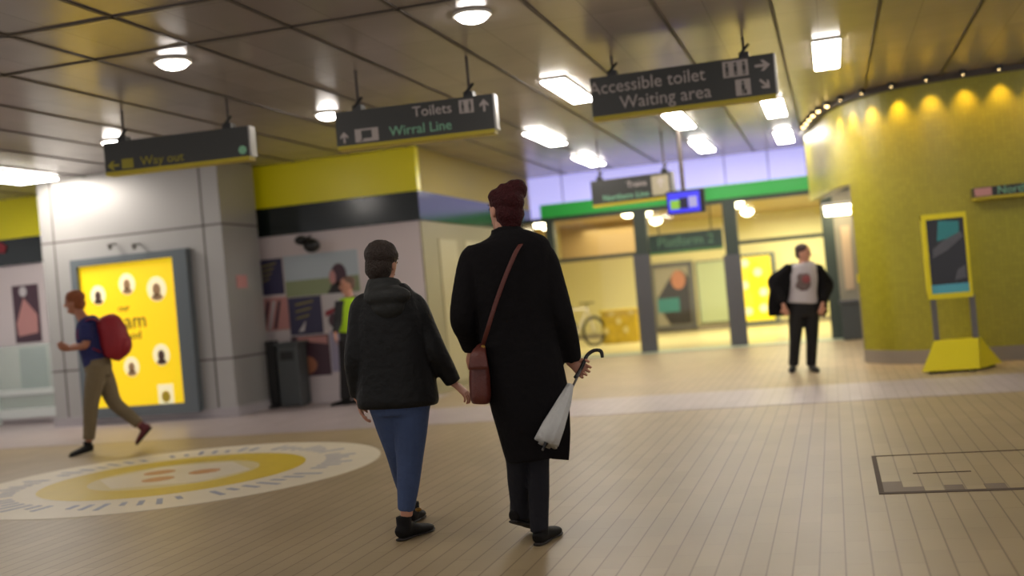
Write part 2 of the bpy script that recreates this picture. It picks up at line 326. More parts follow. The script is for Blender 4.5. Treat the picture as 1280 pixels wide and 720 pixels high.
mb = MB(); KF.blob(mb, [(a0+.02, z0+.18), (a0+.2, z0+.26), (a0+.2, z0+.32), (a0+.02, z0+.26)], .012, .014); mb.build('red_mark', M['red'], t)
mb = MB(); KF.disc(mb, a0+.14, z0+.13, .08, .1, .012, .014); mb.build('dark_mark', M['maroon'], t)
t, a0, a1, z0, z1 = poster('maroon food picture with an orange round dish low on the shop front', 366, 419, 413, 470, M['maroon'])
mb = MB(); KF.disc(mb, a0+.21, z0+.16, .17, .13, .012, .016); mb.build('orange_dish', M['orange'], t)
mb = MB(); KF.blob(mb, [(a0+.1, z1-.06), (a1-.02, z1-.14), (a1-.02, z1-.02), (a0+.1, z1-.01)], .012, .014); mb.build('pink_band', M['pink'], t)
t, a0, a1, z0, z1 = poster('plain lilac panel right of the orange dish picture', 414, 413, 434, 464, M['lilacp'], 'panel')
# white window ledge
# bins
def bin_(label, x0, x1, yt, Y, m):
    F = Face((0, Y, 0), (1, 0, 0), (0, -1, 0)); a0 = on(F, x0, yt+40)[0]; a1 = on(F, x1, yt+40)[0]; zt = on(F, (x0+x1)/2, yt)[1]
    t = thing('litter_bin', label, 'bin', ((a0+a1)/2, Y+.2, 0))
    MB().b2((a0, Y, 0.02), (a1, Y+.32, zt)).build('body', m, t, bevel=.015)
    MB().b2((a0-.02, Y-.02, zt), (a1+.02, Y+.34, zt+.05)).build('lid', M['dgrey'], t, bevel=.01)
    MB().b2((a0+.06, Y-.006, zt-.2), (a1-.06, Y+.01, zt-.08)).build('slot', M['black'], t)
    MB().b2((a0+.03, Y+.03, 0), (a1-.03, Y+.29, .03)).build('base', M['black'], t)
    return t
bin_('grey litter bin beside the pillar in front of the shop', 348, 374, 432, 14.15, M['dgrey'])
F = Face((0, 14.2, 0), (1, 0, 0), (0, -1, 0)); a0 = on(F, 333, 450)[0]; a1 = on(F, 344, 450)[0]
t = thing('display_stand', 'thin black stand between the silver pillar and the grey bin', 'stand', ((a0+a1)/2, 14.3, 0))
MB().b2((a0, 14.2, .03), (a1, 14.35, .95)).build('panel', M['black'], t, bevel=.01); MB().b2((a0-.02, 14.12, 0), (a1+.0, 14.42, .03)).build('foot', M['black'], t)
# cctv-like black unit hanging from the fascia
P = onY(385, 305, 14.3); t = thing('security_camera', 'black twin-headed security camera under the dark green shop fascia', 'camera', (P.x, P.y, P.z-.1))
MB().cyl((P.x-.05, YK-.05, P.z+.12), (P.x-.05, P.y, P.z+.05), .02).build('bracket', M['black'], t)
MB().ell((P.x-.1, P.y, P.z+.06), (.09, .12, .07)).build('upper_housing', M['black'], t, smooth=True)
MB().ell((P.x+.07, P.y-.03, P.z-.03), (.12, .12, .1)).build('dome', M['black'], t, smooth=True)
# left shop unit beyond the pillar: poster, glass screen, red letters
t, a0, a1, z0, z1 = poster('tall dark poster with a pink figure left of the pillar', 18, 356, 50, 428, M['maroon'])
mb = MB(); KF.blob(mb, [(a0+.06, z0+.1), (a1-.05, z0+.14), (a1-.04, z0+.42), (a0+.2, z1-.2), (a0+.04, z0+.3)], .012, .015); mb.build('pink_figure', M['pink'], t)
mb = MB(); KF.disc(mb, a0+.2, z1-.1, .07, .08, .012, .015); mb.build('pale_head', M['pwhite'], t)
a0, a1, z0, z1 = krect(-30, 300, 12, 320); t = thing('shop_sign', 'red mark on the dark green fascia at the far left', 'sign', KF.p(a0, z0, .06))
mb = MB(); KF.blob(mb, [(a0, z0+.04), (a1-.05, z0+.02), (a1, z0+.12), (a1-.1, z0+.19), (a0, z0+.17)], .052, .075); mb.build('red_mark', M['red'], t)
t, a0, a1, z0, z1 = poster('slate grey panel under the pink figure poster', 26, 434, 60, 490, mat('slate_panel', '#8a8a98', .5), 'panel')
GF = Face((0, 14.1, 0), (1, 0, 0), (0, -1, 0))
t = thing('glass_screen', 'pale green glass screen with white frame left of the pillar', 'glass screen', (-12, 14.1, 0))
x0, x1 = -14.5, -11.05; zt = on(GF, 20, 432)[1]
MB().b2((x0, 14.09, .1), (x1, 14.105, zt)).build('pane', mat('pale_green_glass', '#c4d8cc', .1, alpha=.35), t)
mb = MB()
for xx in (x0, -12.35, x1): mb.b2((xx-.03, 14.07, 0), (xx+.03, 14.13, zt+.02))
mb.b2((x0, 14.07, .1), (x1, 14.13, .24)); mb.b2((x0, 14.07, .45), (x1, 14.13, .53)); mb.build('frame', M['whitef'], t)

# ---- glazed back facade
YF = 20.58
FF = Face((0, YF, 0), (1, 0, 0), (0, -1, 0))
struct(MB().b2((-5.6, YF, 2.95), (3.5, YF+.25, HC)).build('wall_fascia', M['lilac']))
FX0 = on(FF, 676, 265)[0]
struct(MB().b2((FX0, YF-.03, 2.70), (3.5, YF+.2, 2.949)).build('trim_70', M['green']))
struct(MB().b2((-5.6, YF+.0, 2.62), (3.5, YF+.18, 2.70)).build('trim_71', M['mull']))
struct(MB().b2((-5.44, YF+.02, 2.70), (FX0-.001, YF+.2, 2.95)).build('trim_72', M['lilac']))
for x in (960, 1008, 905, 700):
    a = on(FF, x, 205)[0]; struct(MB().b2((a-.01, YF-.004, 2.95), (a+.01, YF, HC)).build('trim_%d' % (k+20), mat('lilac_joint', '#8482a8', .5))); k += 1
posts = []
for i, (x, y, w) in enumerate(((688, 300, .16), (806, 350, .24), (919, 350, .24), (1041, 350, .2))):
    a = on(FF, x, y)[0]; posts.append(a)
    struct(MB().b2((a-w/2, YF-.02, 0), (a+w/2, YF+.16, 2.62)).build('trim_%d' % (80+i), M['mull']))
    if i in (1, 2):
        zt = on(FF, x, 318)[1]; struct(MB().b2((a-w/2-.05, YF-.07, .0), (a+w/2+.02, YF-.021, zt)).build('trim_%d' % (85+i), M['sleeve']))
ztr = on(FF, 745, 322)[1]; ztr2 = on(FF, 980, 298)[1]
for i, (A, B, z) in enumerate(((posts[0], posts[1], ztr), (posts[2], posts[3], ztr2))):
    struct(MB().b2((A, YF+.02, z-.035), (B, YF+.1, z+.035)).build('trim_%d' % (90+i), M['mull']))
for i in range(3):
    struct(MB().b2((posts[i]+.08, YF+.05, 0.02), (posts[i+1]-.08, YF+.062, 2.62)).build('window_%d' % (i+1), M['glass']))
struct(MB().b2((-5.6, YF-.3, 0), (3.5, YF+.3, .015)).build('trim_95', mat('pale_green_sill', '#b8c8b0', .4)))
# interior hall behind the glass
YB, HI = 28.2, 2.78
struct(MB().b2((-9, YF+.26, -.1), (4, YB, .0)).build('floor_hall', mat('pale_hall_floor', '#d8cc9c', .3)))
struct(MB().b2((-9, YF+.26, HI), (4, YB, HI+.1)).build('ceiling_hall', mat('tan_hall_ceiling', '#a89068', .4, metal=.2)))
struct(MB().b2((-9, YB, -.1), (4, YB+.1, HI+.1)).build('wall_hall_back', M['cream']))
struct(MB().b2((-9.1, YF+.3, -.1), (-9, YB, HI)).build('wall_hall_left', M['cream'])); struct(MB().b2((4, YF+.3, -.1), (4.1, YB, HI)).build('wall_hall_right', M['cream']))
struct(MB().b2((-9, YF+.18, -.1), (-5.46, YF+.26, HI)).build('wall_hall_front', M['olive']))
struct(MB().b2((-9, YB-.02, 0), (4, YB, .1)).build('baseboard_hall', M['plinth']))
a0 = onY(700, 300, 25.5).x; a1 = onY(797, 300, 25.5).x
struct(MB().b2((a0, 25.5, onY(745, 325, 25.5).z), (a1, 25.7, HI)).build('trim_96', M['bulk']))
BF = Face((0, YB, 0), (1, 0, 0), (0, -1, 0))
def brect(x0, y0, x1, y1):
    xm, ym = (x0+x1)/2, (y0+y1)/2; return on(BF, x0, ym)[0], on(BF, x1, ym)[0], max(.02, on(BF, xm, y1)[1]), on(BF, xm, y0)[1]
a0, a1, z0, z1 = brect(816, 328, 869, 412)
t = thing('poster_case', 'large dark advertising poster in grey frame behind the middle glass bay', 'poster case', BF.p((a0+a1)/2, z0))
mb = MB(); BF.rect(mb, a0, a1, z0, z0+.1, 0, .1); BF.rect(mb, a0, a1, z1-.1, z1, 0, .1); BF.rect(mb, a0, a0+.08, z0+.1, z1-.1, 0, .1); BF.rect(mb, a1-.1, a1, z0+.1, z1-.1, 0, .1); mb.build('frame', M['sleeve'], t)
mb = MB(); BF.rect(mb, a0+.08, a1-.1, z0+.1, z1-.1, 0, .05); mb.build('sheet', mat('grey_print', '#9a9484', .5), t)
mb = MB(); BF.blob(mb, [(a0+.4, z0+.12), (a1-.12, z0+.12), (a1-.12, z1-.4), (a1-.3, z1-.2), (a0+.5, z1-.35), (a0+.12, z0+.8), (a0+.15, z0+.6)], .05, .054); mb.build('dark_shape', M['black_p'], t)
mb = MB(); BF.disc(mb, (a0+a1)/2+.15, z1-.45, .18, .24, .054, .058); mb.build('printed_face', M['orange'], t)
mb = MB(); BF.rect(mb, a0+.12, a1-.4, z0+.45, z0+.8, .054, .058); mb.build('teal_block', M['teal'], t)
a0, a1, z0, z1 = brect(872, 325, 911, 404)
t = thing('notice_board', 'pale green glazed noticeboard beside the dark advertising poster', 'panel', BF.p((a0+a1)/2, z0))
mb = MB(); BF.rect(mb, a0+.03, a1-.03, z0+.03, z1-.03, 0, .04); mb.build('pane', mat('pale_green_panel', '#b8c4a0', .3), t)
mb = MB(); BF.rect(mb, a0, a0+.03, z0, z1, 0, .06); BF.rect(mb, a1-.03, a1, z0, z1, 0, .06); BF.rect(mb, a0, a1, z0, z0+.03, 0, .05); BF.rect(mb, a0, a1, z1-.03, z1, 0, .05); mb.build('frame', M['sleeve'], t)
a0, a1, z0, z1 = brect(921, 317, 972, 409)
t = thing('poster_case', 'backlit yellow poster in grey frame seen through the right glass bay', 'poster case', BF.p((a0+a1)/2, z0))
mb = MB(); BF.rect(mb, a0, a1, z0, z0+.1, 0, .1); BF.rect(mb, a0, a1, z1-.06, z1, 0, .1); BF.rect(mb, a0, a0+.07, z0+.1, z1-.06, 0, .1); BF.rect(mb, a1-.1, a1, z0+.1, z1-.06, 0, .1); mb.build('frame', M['frame'], t)
mb = MB(); BF.rect(mb, a0+.07, a1-.1, z0+.1, z1-.06, 0, .05); mb.build('lit_sheet', M['ypost2'], t)
for du, dz in ((.25, .35), (.62, .4), (.2, 1.0), (.55, 1.3), (.25, 1.55), (.65, .8)):
    mb = MB(); BF.disc(mb, a0+du, z0+dz, .1, .1, .05, .054); mb.build('portrait_circle', M['ivory'], t)
# yellow patterned counter block and bicycles behind left bay
F2 = Face((0, 24.6, 0), (1, 0, 0), (0, -1, 0))
a0 = on(F2, 752, 410)[0]; a1 = on(F2, 797, 410)[0]; z1 = on(F2, 775, 389)[1]
t = thing('counter', 'yellow patterned low counter behind the left glass bay', 'counter', ((a0+a1)/2, 24.8, 0))
MB().b2((a0, 24.6, 0), (a1, 25.1, z1)).build('body', mat('mottled_yellow', '#b89c10', .5, var=.5, vscale=9), t, bevel=.02)
MB().b2((a0-.03, 24.56, z1), (a1+.03, 25.14, z1+.04)).build('top', M['ringy'], t)
for j in range(5):
    mb = MB(); F2.disc(mb, a0+.1+.15*j, .3+.2*((j*2) % 3), .06, .07, 0, .006); mb.build('pale_spot', M['ringc'], t)
bx = onY(732, 405, 24.0).x
def bicycle(x, y, label, ang):
    t = thing('bicycle', label, 'bicycle', (x, y, 0), 'parked bicycles'); d = V((math.cos(ang), math.sin(ang), 0))
    c = V((x, y, 0))
    for s_ in (-1, 1):
        mb = MB(); w = c+d*(.5*s_)+V((0, 0, .33)); n = 24
        pts = [w+(d*math.cos(2*math.pi*q/n)+V((0, 0, 1))*math.sin(2*math.pi*q/n))*.31 for q in range(n+1)]
        for p, q in zip(pts, pts[1:]): mb.cyl(p, q, .035, seg=6)
        o = mb.build('wheel', M['black'], t)
        mb = MB()
        for q in range(8): mb.cyl(w, pts[q*3], .004, seg=4)
        mb.build('spokes', M['metal'], o)
    mb = MB(); bb = c+V((0, 0, .3)); st = c-d*.18+V((0, 0, .85)); hd = c+d*.36+V((0, 0, .85)); rw = c-d*.5+V((0, 0, .33)); fw = c+d*.5+V((0, 0, .33))
    for p, q in ((bb, st), (st, hd), (bb, hd), (rw, bb), (rw, st), (hd, fw)): mb.cyl(p, q, .018, seg=8)
    mb.build('frame', M['pwhite'], t)
    MB().ell(st+V((0, 0, .06)), (.12, .06, .04), ax=Matrix.Rotation(ang, 3, 'Z')).build('saddle', M['black'], t, smooth=True)
    n = V((-d.y, d.x, 0)); mb = MB(); mb.cyl(hd, hd+V((0, 0, .12)), .015); mb.cyl(hd+V((0, 0, .12))-n*.25, hd+V((0, 0, .12))+n*.25, .013); mb.build('handlebar', M['black'], t)
bicycle(bx-.22, 24.0, 'parked bicycle with black tyres and pale frame, nearest the yellow counter', .9)
bicycle(bx-.9, 24.2, 'parked bicycle with black tyres and pale frame, nearer the tall person', .9)
# hanging sign inside
F3 = Face((0, 21.6, 0), (1, 0, 0), (0, -1, 0))
a0 = on(F3, 811, 300)[0]; a1 = on(F3, 903, 298)[0]; z0 = on(F3, 857, 312)[1]; z1 = on(F3, 857, 290)[1]
t = thing('hanging_sign', 'dark green platforms sign with lime edge inside the middle glass bay', 'sign', ((a0+a1)/2, 21.6, z0))
MB().b2((a0, 21.6, z0), (a1, 21.68, z1)).build('board', mat('dark_green_board', '#1f4a3a', .4), t)
MB().b2((a0, 21.59, z0-.05), (a1, 21.69, z0)).build('lime_edge', mat('lime_edge', '#5c9a40', .4), t)
text('lettering', 'Platform 2', .26, F3.p((a0+a1)/2, (z0+z1)/2, .002), (1, 0, 0), (0, -1, 0), M['tgreen'], t, align='CENTER')
for xx in (a0+.2, a1-.2): MB().cyl((xx, 21.64, z1), (xx, 21.64, HI), .012).build('rod', M['mull'], t)
# dome lamps of the hall
for i, (x, y) in enumerate(((785, 268), (806, 268), (820, 277), (713, 290), (684, 284), (673, 281), (921, 256), (934, 266))):
    P = onZ(x, y, HI-.08); D = min(P.y, 27.6); P = V((P.x, D, HI)) if P.y <= 27.6 else V((onY(x, y, 27.6).x, 27.6, HI))
    wh = ['above the green platforms sign, left', 'above the green platforms sign, middle', 'above the green platforms sign, right', 'behind the left glass bay', 'at the left edge of the glass front, right one', 'at the left edge of the glass front, left one', 'behind the right glass bay, upper', 'behind the right glass bay, lower'][i]
    t = thing('dome_lamp', 'glowing dome ceiling lamp ' + wh, 'ceiling lamp', P, 'dome lamps in the hall')
    MB().cyl((P.x, P.y, HI-.02), (P.x, P.y, HI), .15, seg=20).build('rim', M['housing'], t)
    MB().ell((P.x, P.y, HI-.05), (.14, .14, .10)).build('diffuser', M['lampw'], t, smooth=True)

# ---- right: curved yellow mosaic wall
path = [(-.25, 18.3), (-.12, 17.6), (-.02, 16.9), (.06, 16.3), (.18, 15.75), (.36, 15.25), (.62, 14.85), (.98, 14.58), (1.45, 14.42), (2.1, 14.35), (3.0, 14.32), (5.5, 14.3), (9, 14.3)]
def dense(pts, sub=5):
    o = []; n = len(pts)
    for i in range(n-1):
        g = lambda k: V(pts[min(max(k, 0), n-1)])
        p0, p1, p2, p3 = g(i-1), g(i), g(i+1), g(i+2)
        for k in range(sub):
            t = k/sub; o.append(.5*((2*p1)+(p2-p0)*t+(2*p0-5*p1+4*p2-p3)*t*t+(3*p1-p0-3*p2+p3)*t**3))
    o.append(V(pts[-1])); return o
dp = dense(path)
def ribbon(pts, z0, z1, th, out=0):
    mb = MB(); L = []
    for i, p in enumerate(pts):
        t = (pts[min(i+1, len(pts)-1)]-pts[max(i-1, 0)]).normalized(); n = V((-t.y, t.x))   # left of travel = into the drum
        a = p - n*out; b = p + n*th
        L.append([mb.bm.verts.new((q.x, q.y, z)) for q, z in ((a, z0), (b, z0), (b, z1), (a, z1))])
    for r0, r1 in zip(L, L[1:]):
        for k_ in range(4): mb.bm.faces.new((r0[k_], r0[(k_+1) % 4], r1[(k_+1) % 4], r1[k_]))
    mb.bm.faces.new(L[0]); mb.bm.faces.new(L[-1][::-1]); return mb
ji = min(range(len(dp)), key=lambda i: abs(dp[i].y-15.3)+ (0 if dp[i].x < 1 else 9))
ZO = 2.36
struct(ribbon(dp[:ji+1], ZO, HC, .16).build('wall_right_upper', M['mosaic'], smooth=False))
struct(ribbon(dp[ji:], .17, HC, .16).build('wall_right', M['mosaic']))
struct(ribbon(dp[ji:], 0, .17, .16, .02).build('baseboard_right', M['plinth']))
struct(ribbon(dp, HC-.07, HC-.001, .05, .07).build('trim_100', M['beam']))
J = dp[ji]; struct(MB().b2((J.x-.012, J.y+.0, 0), (J.x+.10, J.y+.16, ZO)).build('trim_101', mat('beige_reveal', '#9a9080', .5)))
for z in (1.05, 1.95):
    tag(MB().b2((J.x-.022, J.y-.01, z), (J.x+.06, J.y+.04, z+.12)).build('marker_plate', M['yellow']), 'small yellow plate on the doorway edge, %s one' % ('lower' if z < 1.5 else 'upper'), 'plate')
# back lobby behind opening
struct(MB().b2((posts[3]+.1, YF, 0), (3.5, YF+.2, 2.62)).build('wall_lobby', mat('lobby_grey', '#8a8474', .5)))
LB = Face((0, YF, 0), (1, 0, 0), (0, -1, 0))
a0, z1 = on(LB, 1050, 283); a1, _ = on(LB, 1066, 330); z0 = on(LB, 1058, 362)[1]
tag(MB().b2((a0, YF-.03, z0), (a1, YF-.001, z1)).build('poster', mat('beige_pink_poster', '#b8a084', .5)), 'beige poster on the grey wall inside the yellow doorway', 'poster')
a0, z1 = on(LB, 1050, 375); a1, _ = on(LB, 1066, 380)
bn = thing('litter_bin', 'dark grey bin standing inside the yellow doorway', 'bin', ((a0+a1)/2, YF-.3, 0))
MB().b2((a0, YF-.5, 0), (a1+.12, YF-.1, z1-.06)).build('body', M['dgrey'], bn, bevel=.02); MB().b2((a0-.02, YF-.52, z1-.06), (a1+.14, YF-.08, z1)).build('lid', M['sleeve'], bn, bevel=.01)
P = onY(1052, 264, 19.9); t = thing('ceiling_light', 'glowing light panel seen through the yellow doorway', 'ceiling light', (P.x+.02, 19.9, P.z))
MB().b2((P.x-.28, 19.85, P.z-.04), (P.x+.3, 20.3, P.z+.1)).build('diffuser', M['lampw'], t, bevel=.01)
MB().b2((P.x-.32, 19.83, P.z+.1), (P.x+.34, 20.34, P.z+.16)).build('housing', M['housing'], t)
for xx in (P.x-.2, P.x+.2): MB().cyl((xx, 20.1, P.z+.16), (xx, 20.1, HC), .012).build('rod', M['mull'], t)
# spotlights along the curved wall
acc = 0; last = None; nspot = 0; want = .37; places = ['at the far left end of the curved yellow wall', 'second from the left end of the curved yellow wall']
L = []; prev = dp[0]; dist = 0; nxt = .9
for p, q in zip(dp, dp[1:]):
    seg = (q-p).length
    while dist+seg >= nxt:
        u = p+(q-p)*((nxt-dist)/seg); t_ = (q-p).normalized(); L.append((u, V((-t_.y, t_.x)))); nxt += .39
    dist += seg
num = ['first', 'second', 'third', 'fourth', 'fifth', 'sixth', 'seventh', 'eighth', 'ninth', 'tenth', 'eleventh', 'twelfth', 'thirteenth', 'fourteenth', 'fifteenth', 'sixteenth', 'seventeenth']
for i, (u, n) in enumerate(L[:15]):
    c = u - n*.15
    t = thing('spotlight', 'small warm spotlight above the curved yellow wall, %s from its left end' % num[i], 'spotlight', (c.x, c.y, HC-.06), 'spotlights above the curved yellow wall')
    MB().cyl((c.x, c.y, HC-.05), (c.x, c.y, HC), .042).build('housing', M['black'], t)
    MB().ell((c.x, c.y, HC-.05), ((.026,)*2+(.02,) if i < 6 else (.012, .012, .004))).build('bulb', M['lamps'], t, smooth=True)
    ld = bpy.data.lights.new('spot', 'SPOT'); ld.energy = 12 if i < 5 else 38 if i < 9 else 28; ld.color = (1, .62, .16) if i > 3 else (1, .8, .45); ld.spot_size = math.radians(70); ld.spot_blend = .9; ld.shadow_soft_size = .03
    lo = bpy.data.objects.new('spot_light', ld); COL.objects.link(lo); lo.parent = t; lo.location = (0, 0, -.02)
    d = V((n.x*.28, n.y*.28, -1)); lo.rotation_euler = d.to_track_quat('-Z', 'Y').to_euler()
# ---- totem sign
Tc = onZ(1196, 450); YT = 13.35
TF = Face((0, YT, 0), V((1, 0, 0)), (0, -1, 0))
a0, _ = on(TF, 1155, 320); a1, _ = on(TF, 1212, 320); z0 = on(TF, 1185, 373)[1]; z1 = on(TF, 1185, 266)[1]
cx = (a0+a1)/2
t = thing('advertising_totem', 'yellow advertising totem on a wedge base by the curved yellow wall', 'totem', (cx, YT+.2, 0))
mb = MB(); TF.rect(mb, a0, a0+.05, z0, z1, -.13, .01); TF.rect(mb, a1-.03, a1+.0, z0, z1, -.13, .01); TF.rect(mb, a0, a1, z0, z0+.06, -.13, .0101); TF.rect(mb, a0, a1, z1-.06, z1, -.13, .0101)
TF.rect(mb, a0+.01, a1-.01, z0+.01, z1-.01, -.14, -.03); mb.build('casing', M['yellow'], t)
s0, s1, y0_, y1_ = a0+.05, a1-.03, z0+.06, z1-.06
mb = MB(); TF.rect(mb, s0, s1, y0_, y1_, -.03, -.012); scn = mb.build('screen', M['screen'], t)
mb = MB(); TF.rect(mb, s0, s1, y0_, y0_+.1, -.012, -.008); mb.build('teal_band', M['tealb'], scn)
mb = MB(); TF.blob(mb, [(s0+.13, y1_-.02), (s1-.05, y1_-.04), (s1-.06, y1_-.2), (s0+.1, y1_-.25)], -.012, -.008); mb.build('teal_patch', M['teal'], scn)
mb = MB(); TF.blob(mb, [(s0+.04, y0_+.4), (s0+.2, y0_+.48), (s1-.02, y0_+.62), (s1-.04, y0_+.68), (s0+.14, y0_+.58), (s0+.05, y0_+.5)], -.008, -.005); mb.build('pale_hand_shape', M['sleeve'], scn)
mb = MB(); TF.blob(mb, [(s1-.14, y0_+.14), (s1-.02, y0_+.16), (s1-.02, y0_+.3), (s1-.1, y0_+.26)], -.012, -.008); mb.build('grey_shape', M['sleeve'], scn)
for x in (1169, 1218):
    a = on(TF, x, 395)[0]; MB().b2((a-.03, YT+.04, .25), (a+.03, YT+.10, z0+.02)).build('post', M['metal'], t)
bl = on(TF, 1150, 449)[0]; br_ = on(TF, 1204, 447)[0]; zt = .36
yb0, yb1 = YT-.12, YT+.42; tl = on(TF, 1165, 418)[0]; trr = on(TF, 1219, 416)[0]
wl, wr = bl, br_+.03
mb = MB()
A = [(wl, yb0, .03), (wr+.12, yb0, .03), (wr+.42, yb1, .03), (wl+.15, yb1, .03)]; B = [(tl+.02, YT+.03, zt), (trr+.03, YT+.03, zt), (trr+.06, YT+.14, zt), (tl+.05, YT+.14, zt)]
va = [mb.bm.verts.new(p) for p in A]; vb = [mb.bm.verts.new(p) for p in B]
mb.bm.faces.new(va); mb.bm.faces.new(vb)
for i in range(4): mb.bm.faces.new((va[i], va[(i+1) % 4], vb[(i+1) % 4], vb[i]))
mb.build('wedge_base', M['yellow'], t)
for xx, yy in ((wl+.12, yb0+.06), (wr+.05, yb0+.06), (wr+.3, yb1-.06)): MB().cyl((xx, yy, 0), (xx, yy, .03), .04).build('foot', M['black'], t)
# wall sign right
WF = Face((0, 14.30, 0), (1, 0, 0), (0, -1, 0))
a0 = on(WF, 1215, 243)[0]; z1 = on(WF, 1245, 233)[1]; z0 = on(WF, 1245, 245)[1]; a1 = a0+1.25; am = a0
t = thing('wall_sign', 'long dark wayfinding sign with yellow edge on the curved yellow wall', 'sign', (a0+.6, 14.2, z0))
MB().b2((a0, 14.15, z0), (a1, 14.4, z1)).build('board', M['dsign'], t); MB().b2((a0, 14.14, z0-.035), (a1, 14.4, z0)).build('yellow_edge', M['ysign'], t)
MB().b2((a0+.01, 14.143, z0+.01), (a0+.2, 14.15, z1-.01)).build('pictogram_panel', M['pink'], t)
text('lettering', 'Northern Line', .13, (a0+.26, 14.148, (z0+z1)/2), (1, 0, 0), (0, -1, 0), M['tgreen'], t)

# ---- ceiling lights
def panel_light(label, x, y, w=.25, l=1.5):
    P = onZ(x, y, HC); t = thing('ceiling_light', label, 'ceiling light', (P.x, P.y, HC-.06), 'long ceiling light panels')
    MB().b2((P.x-w/2-.01, P.y-l/2-.01, HC-.025), (P.x+w/2+.01, P.y+l/2+.01, HC)).build('housing', M['housing'], t)
    MB().b2((P.x-w/2, P.y-l/2, HC-.04), (P.x+w/2, P.y+l/2, HC-.024)).build('diffuser', M['lamp'], t)
for lb, x, y in (('long lit ceiling panel right of the accessible toilet sign', 1033, 66), ('long lit ceiling panel touching the left end of the accessible toilet sign', 711, 111), ('long lit ceiling panel, middle one left of the glass front', 682, 171), ('long lit ceiling panel nearest the far sign above the lilac fascia', 736, 199), ('long lit ceiling panel just under the accessible toilet sign', 849, 149), ('long lit ceiling panel above the blue monitor', 878, 181), ('long lit ceiling panel below the right end of the accessible toilet sign', 968, 133), ('smallest lit ceiling panel near the top of the yellow wall', 980, 169)):
    panel_light(lb, x, y, .25)
def down_light(label, P, r=.17):
    t = thing('downlight', label, 'ceiling light', (P.x, P.y, HC-.08), 'round ceiling downlights')
    MB().cyl((P.x, P.y, HC-.025), (P.x, P.y, HC), r+.025, seg=24).build('rim', M['housing'], t)
    MB().ell((P.x, P.y, HC-.02), (r, r, .06), seg=24).build('diffuser', M['lamp'], t, smooth=True)
for lb, x, y in (('round glowing ceiling light at the top centre of the picture', 590, 16), ('round glowing ceiling light at the left end of the toilets sign', 410, 141), ('round glowing ceiling light nearest the top left corner', 216, 75), ('round glowing ceiling light at the left end of the way out sign', 142, 176)):
    down_light(lb, onZ(x, y, HC), .125)
panel_light('lit ceiling panel cut by the left edge of the picture', 4, 219, .6, 1.4)
for i, (x, y) in enumerate(((-2.5, 4.6), (-5, 4.6), (.2, 4.6), (3, 8), (3, 11.6), (-2.5, 1), (.4, 1), (-5, 1), (3.4, 4.4), (-8, 4.6), (-9, 8), (-12, 8), (.2, 8))):
    pos = 'near the picture-taker, row %s' % ('one' if y < 2 else 'two')
    P = V((x, y, HC)); t = thing('downlight', 'round ceiling light outside the picture above the concourse', 'ceiling light', (x, y, HC-.08), 'round ceiling downlights outside the picture')
    MB().cyl((x, y, HC-.025), (x, y, HC), .2, seg=24).build('rim', M['housing'], t); MB().ell((x, y, HC-.02), (.2, .2, .1), seg=24).build('diffuser', M['lamp'], t, smooth=True)

# ---- hanging signs
def hang_sign(label, D, tl, tr_, bl_, rodx, build):
    A = at(tl[0], tl[1], D); B = onZ(tr_[0], tr_[1], A.z); u = B-A; w = u.length; u.normalize(); n = V((u.y, -u.x, 0))
    F = Face((A.x, A.y, 0), u, n); a0, a1, z1 = 0, w, A.z; z0 = on(F, *bl_)[1]
    t = thing('hanging_sign', label, 'sign', F.p(w/2, z0, -.07), 'signs hanging from the ceiling')
    F.rect(MB(), 0, w, z0, z1, 0, -.14).build('board', M['dsign'], t)
    F.rect(MB(), .004, w-.004, z0-.035, z0, .004, -.144).build('yellow_edge', M['ysign'], t)
    F.rect(MB(), w, w+.02, z0, z1, -.004, -.136).build('end_cap', M['silver'], t)
    for x in rodx:
        r = F.p(on(F, x, tl[1])[0], 0, -.07)
        o = MB().cyl((r.x, r.y, z1), (r.x, r.y, HC), .014).build('rod', M['beam'], t)
        mb = MB(); mb.box((r.x, r.y, z1+.025), (.09, .1, .05)); mb.cyl((r.x-.03, r.y-.05, z1+.03), (r.x+.05, r.y-.02, z1+.12), .014); mb.build('clamp', M['black'], o)
    build(t, F, 0, w, z0, z1)
    return t
def arrow(F, a, z, s, ang, t, m):
    c_, s_ = math.cos(ang), math.sin(ang); pts = [(-.5, -.09), (.1, -.09), (-.12, -.36), (.1, -.36), (.5, 0), (.1, .36), (-.12, .36), (.1, .09), (-.5, .09)]
    mb = MB(); F.blob(mb, [(a+s*(x*c_-y*s_), z+s*(x*s_+y*c_)) for x, y in pts], 0, .005); return mb.build('arrow', m, t)
def picto(F, a0, a1, z0, z1, t, kind):
    mb = MB(); F.rect(mb, a0, a1, z0, z1, 0, .003); o = mb.build('pictogram_panel', M['tgrey'], t)
    n = {'toilets': 2, 'access': 3, 'wait': 1, 'train': 1}[kind]; w = (a1-a0)/n
    for i in range(n):
        mb = MB(); c = a0+w*(i+.5); h = z1-z0
        if kind == 'train':
            F.rect(mb, c-w*.22, c+w*.22, z0+h*.25, z0+h*.85, .003, .006); F.blob(mb, [(c-w*.3, z0+h*.08), (c-w*.2, z0+h*.08), (c-w*.12, z0+h*.22), (c-w*.22, z0+h*.22)], .003, .006)
        else:
            F.disc(mb, c, z0+h*.8, h*.09, h*.09, .003, .006, 10); F.rect(mb, c-h*.1, c+h*.1, z0+h*.35, z0+h*.68, .003, .006); F.rect(mb, c-h*.09, c-h*.02, z0+h*.08, z0+h*.35, .003, .006); F.rect(mb, c+h*.02, c+h*(.2 if kind == 'wait' else .09), z0+h*.08, z0+h*.35, .003, .006)
        mb.build('pictogram', M['dsign'], o)
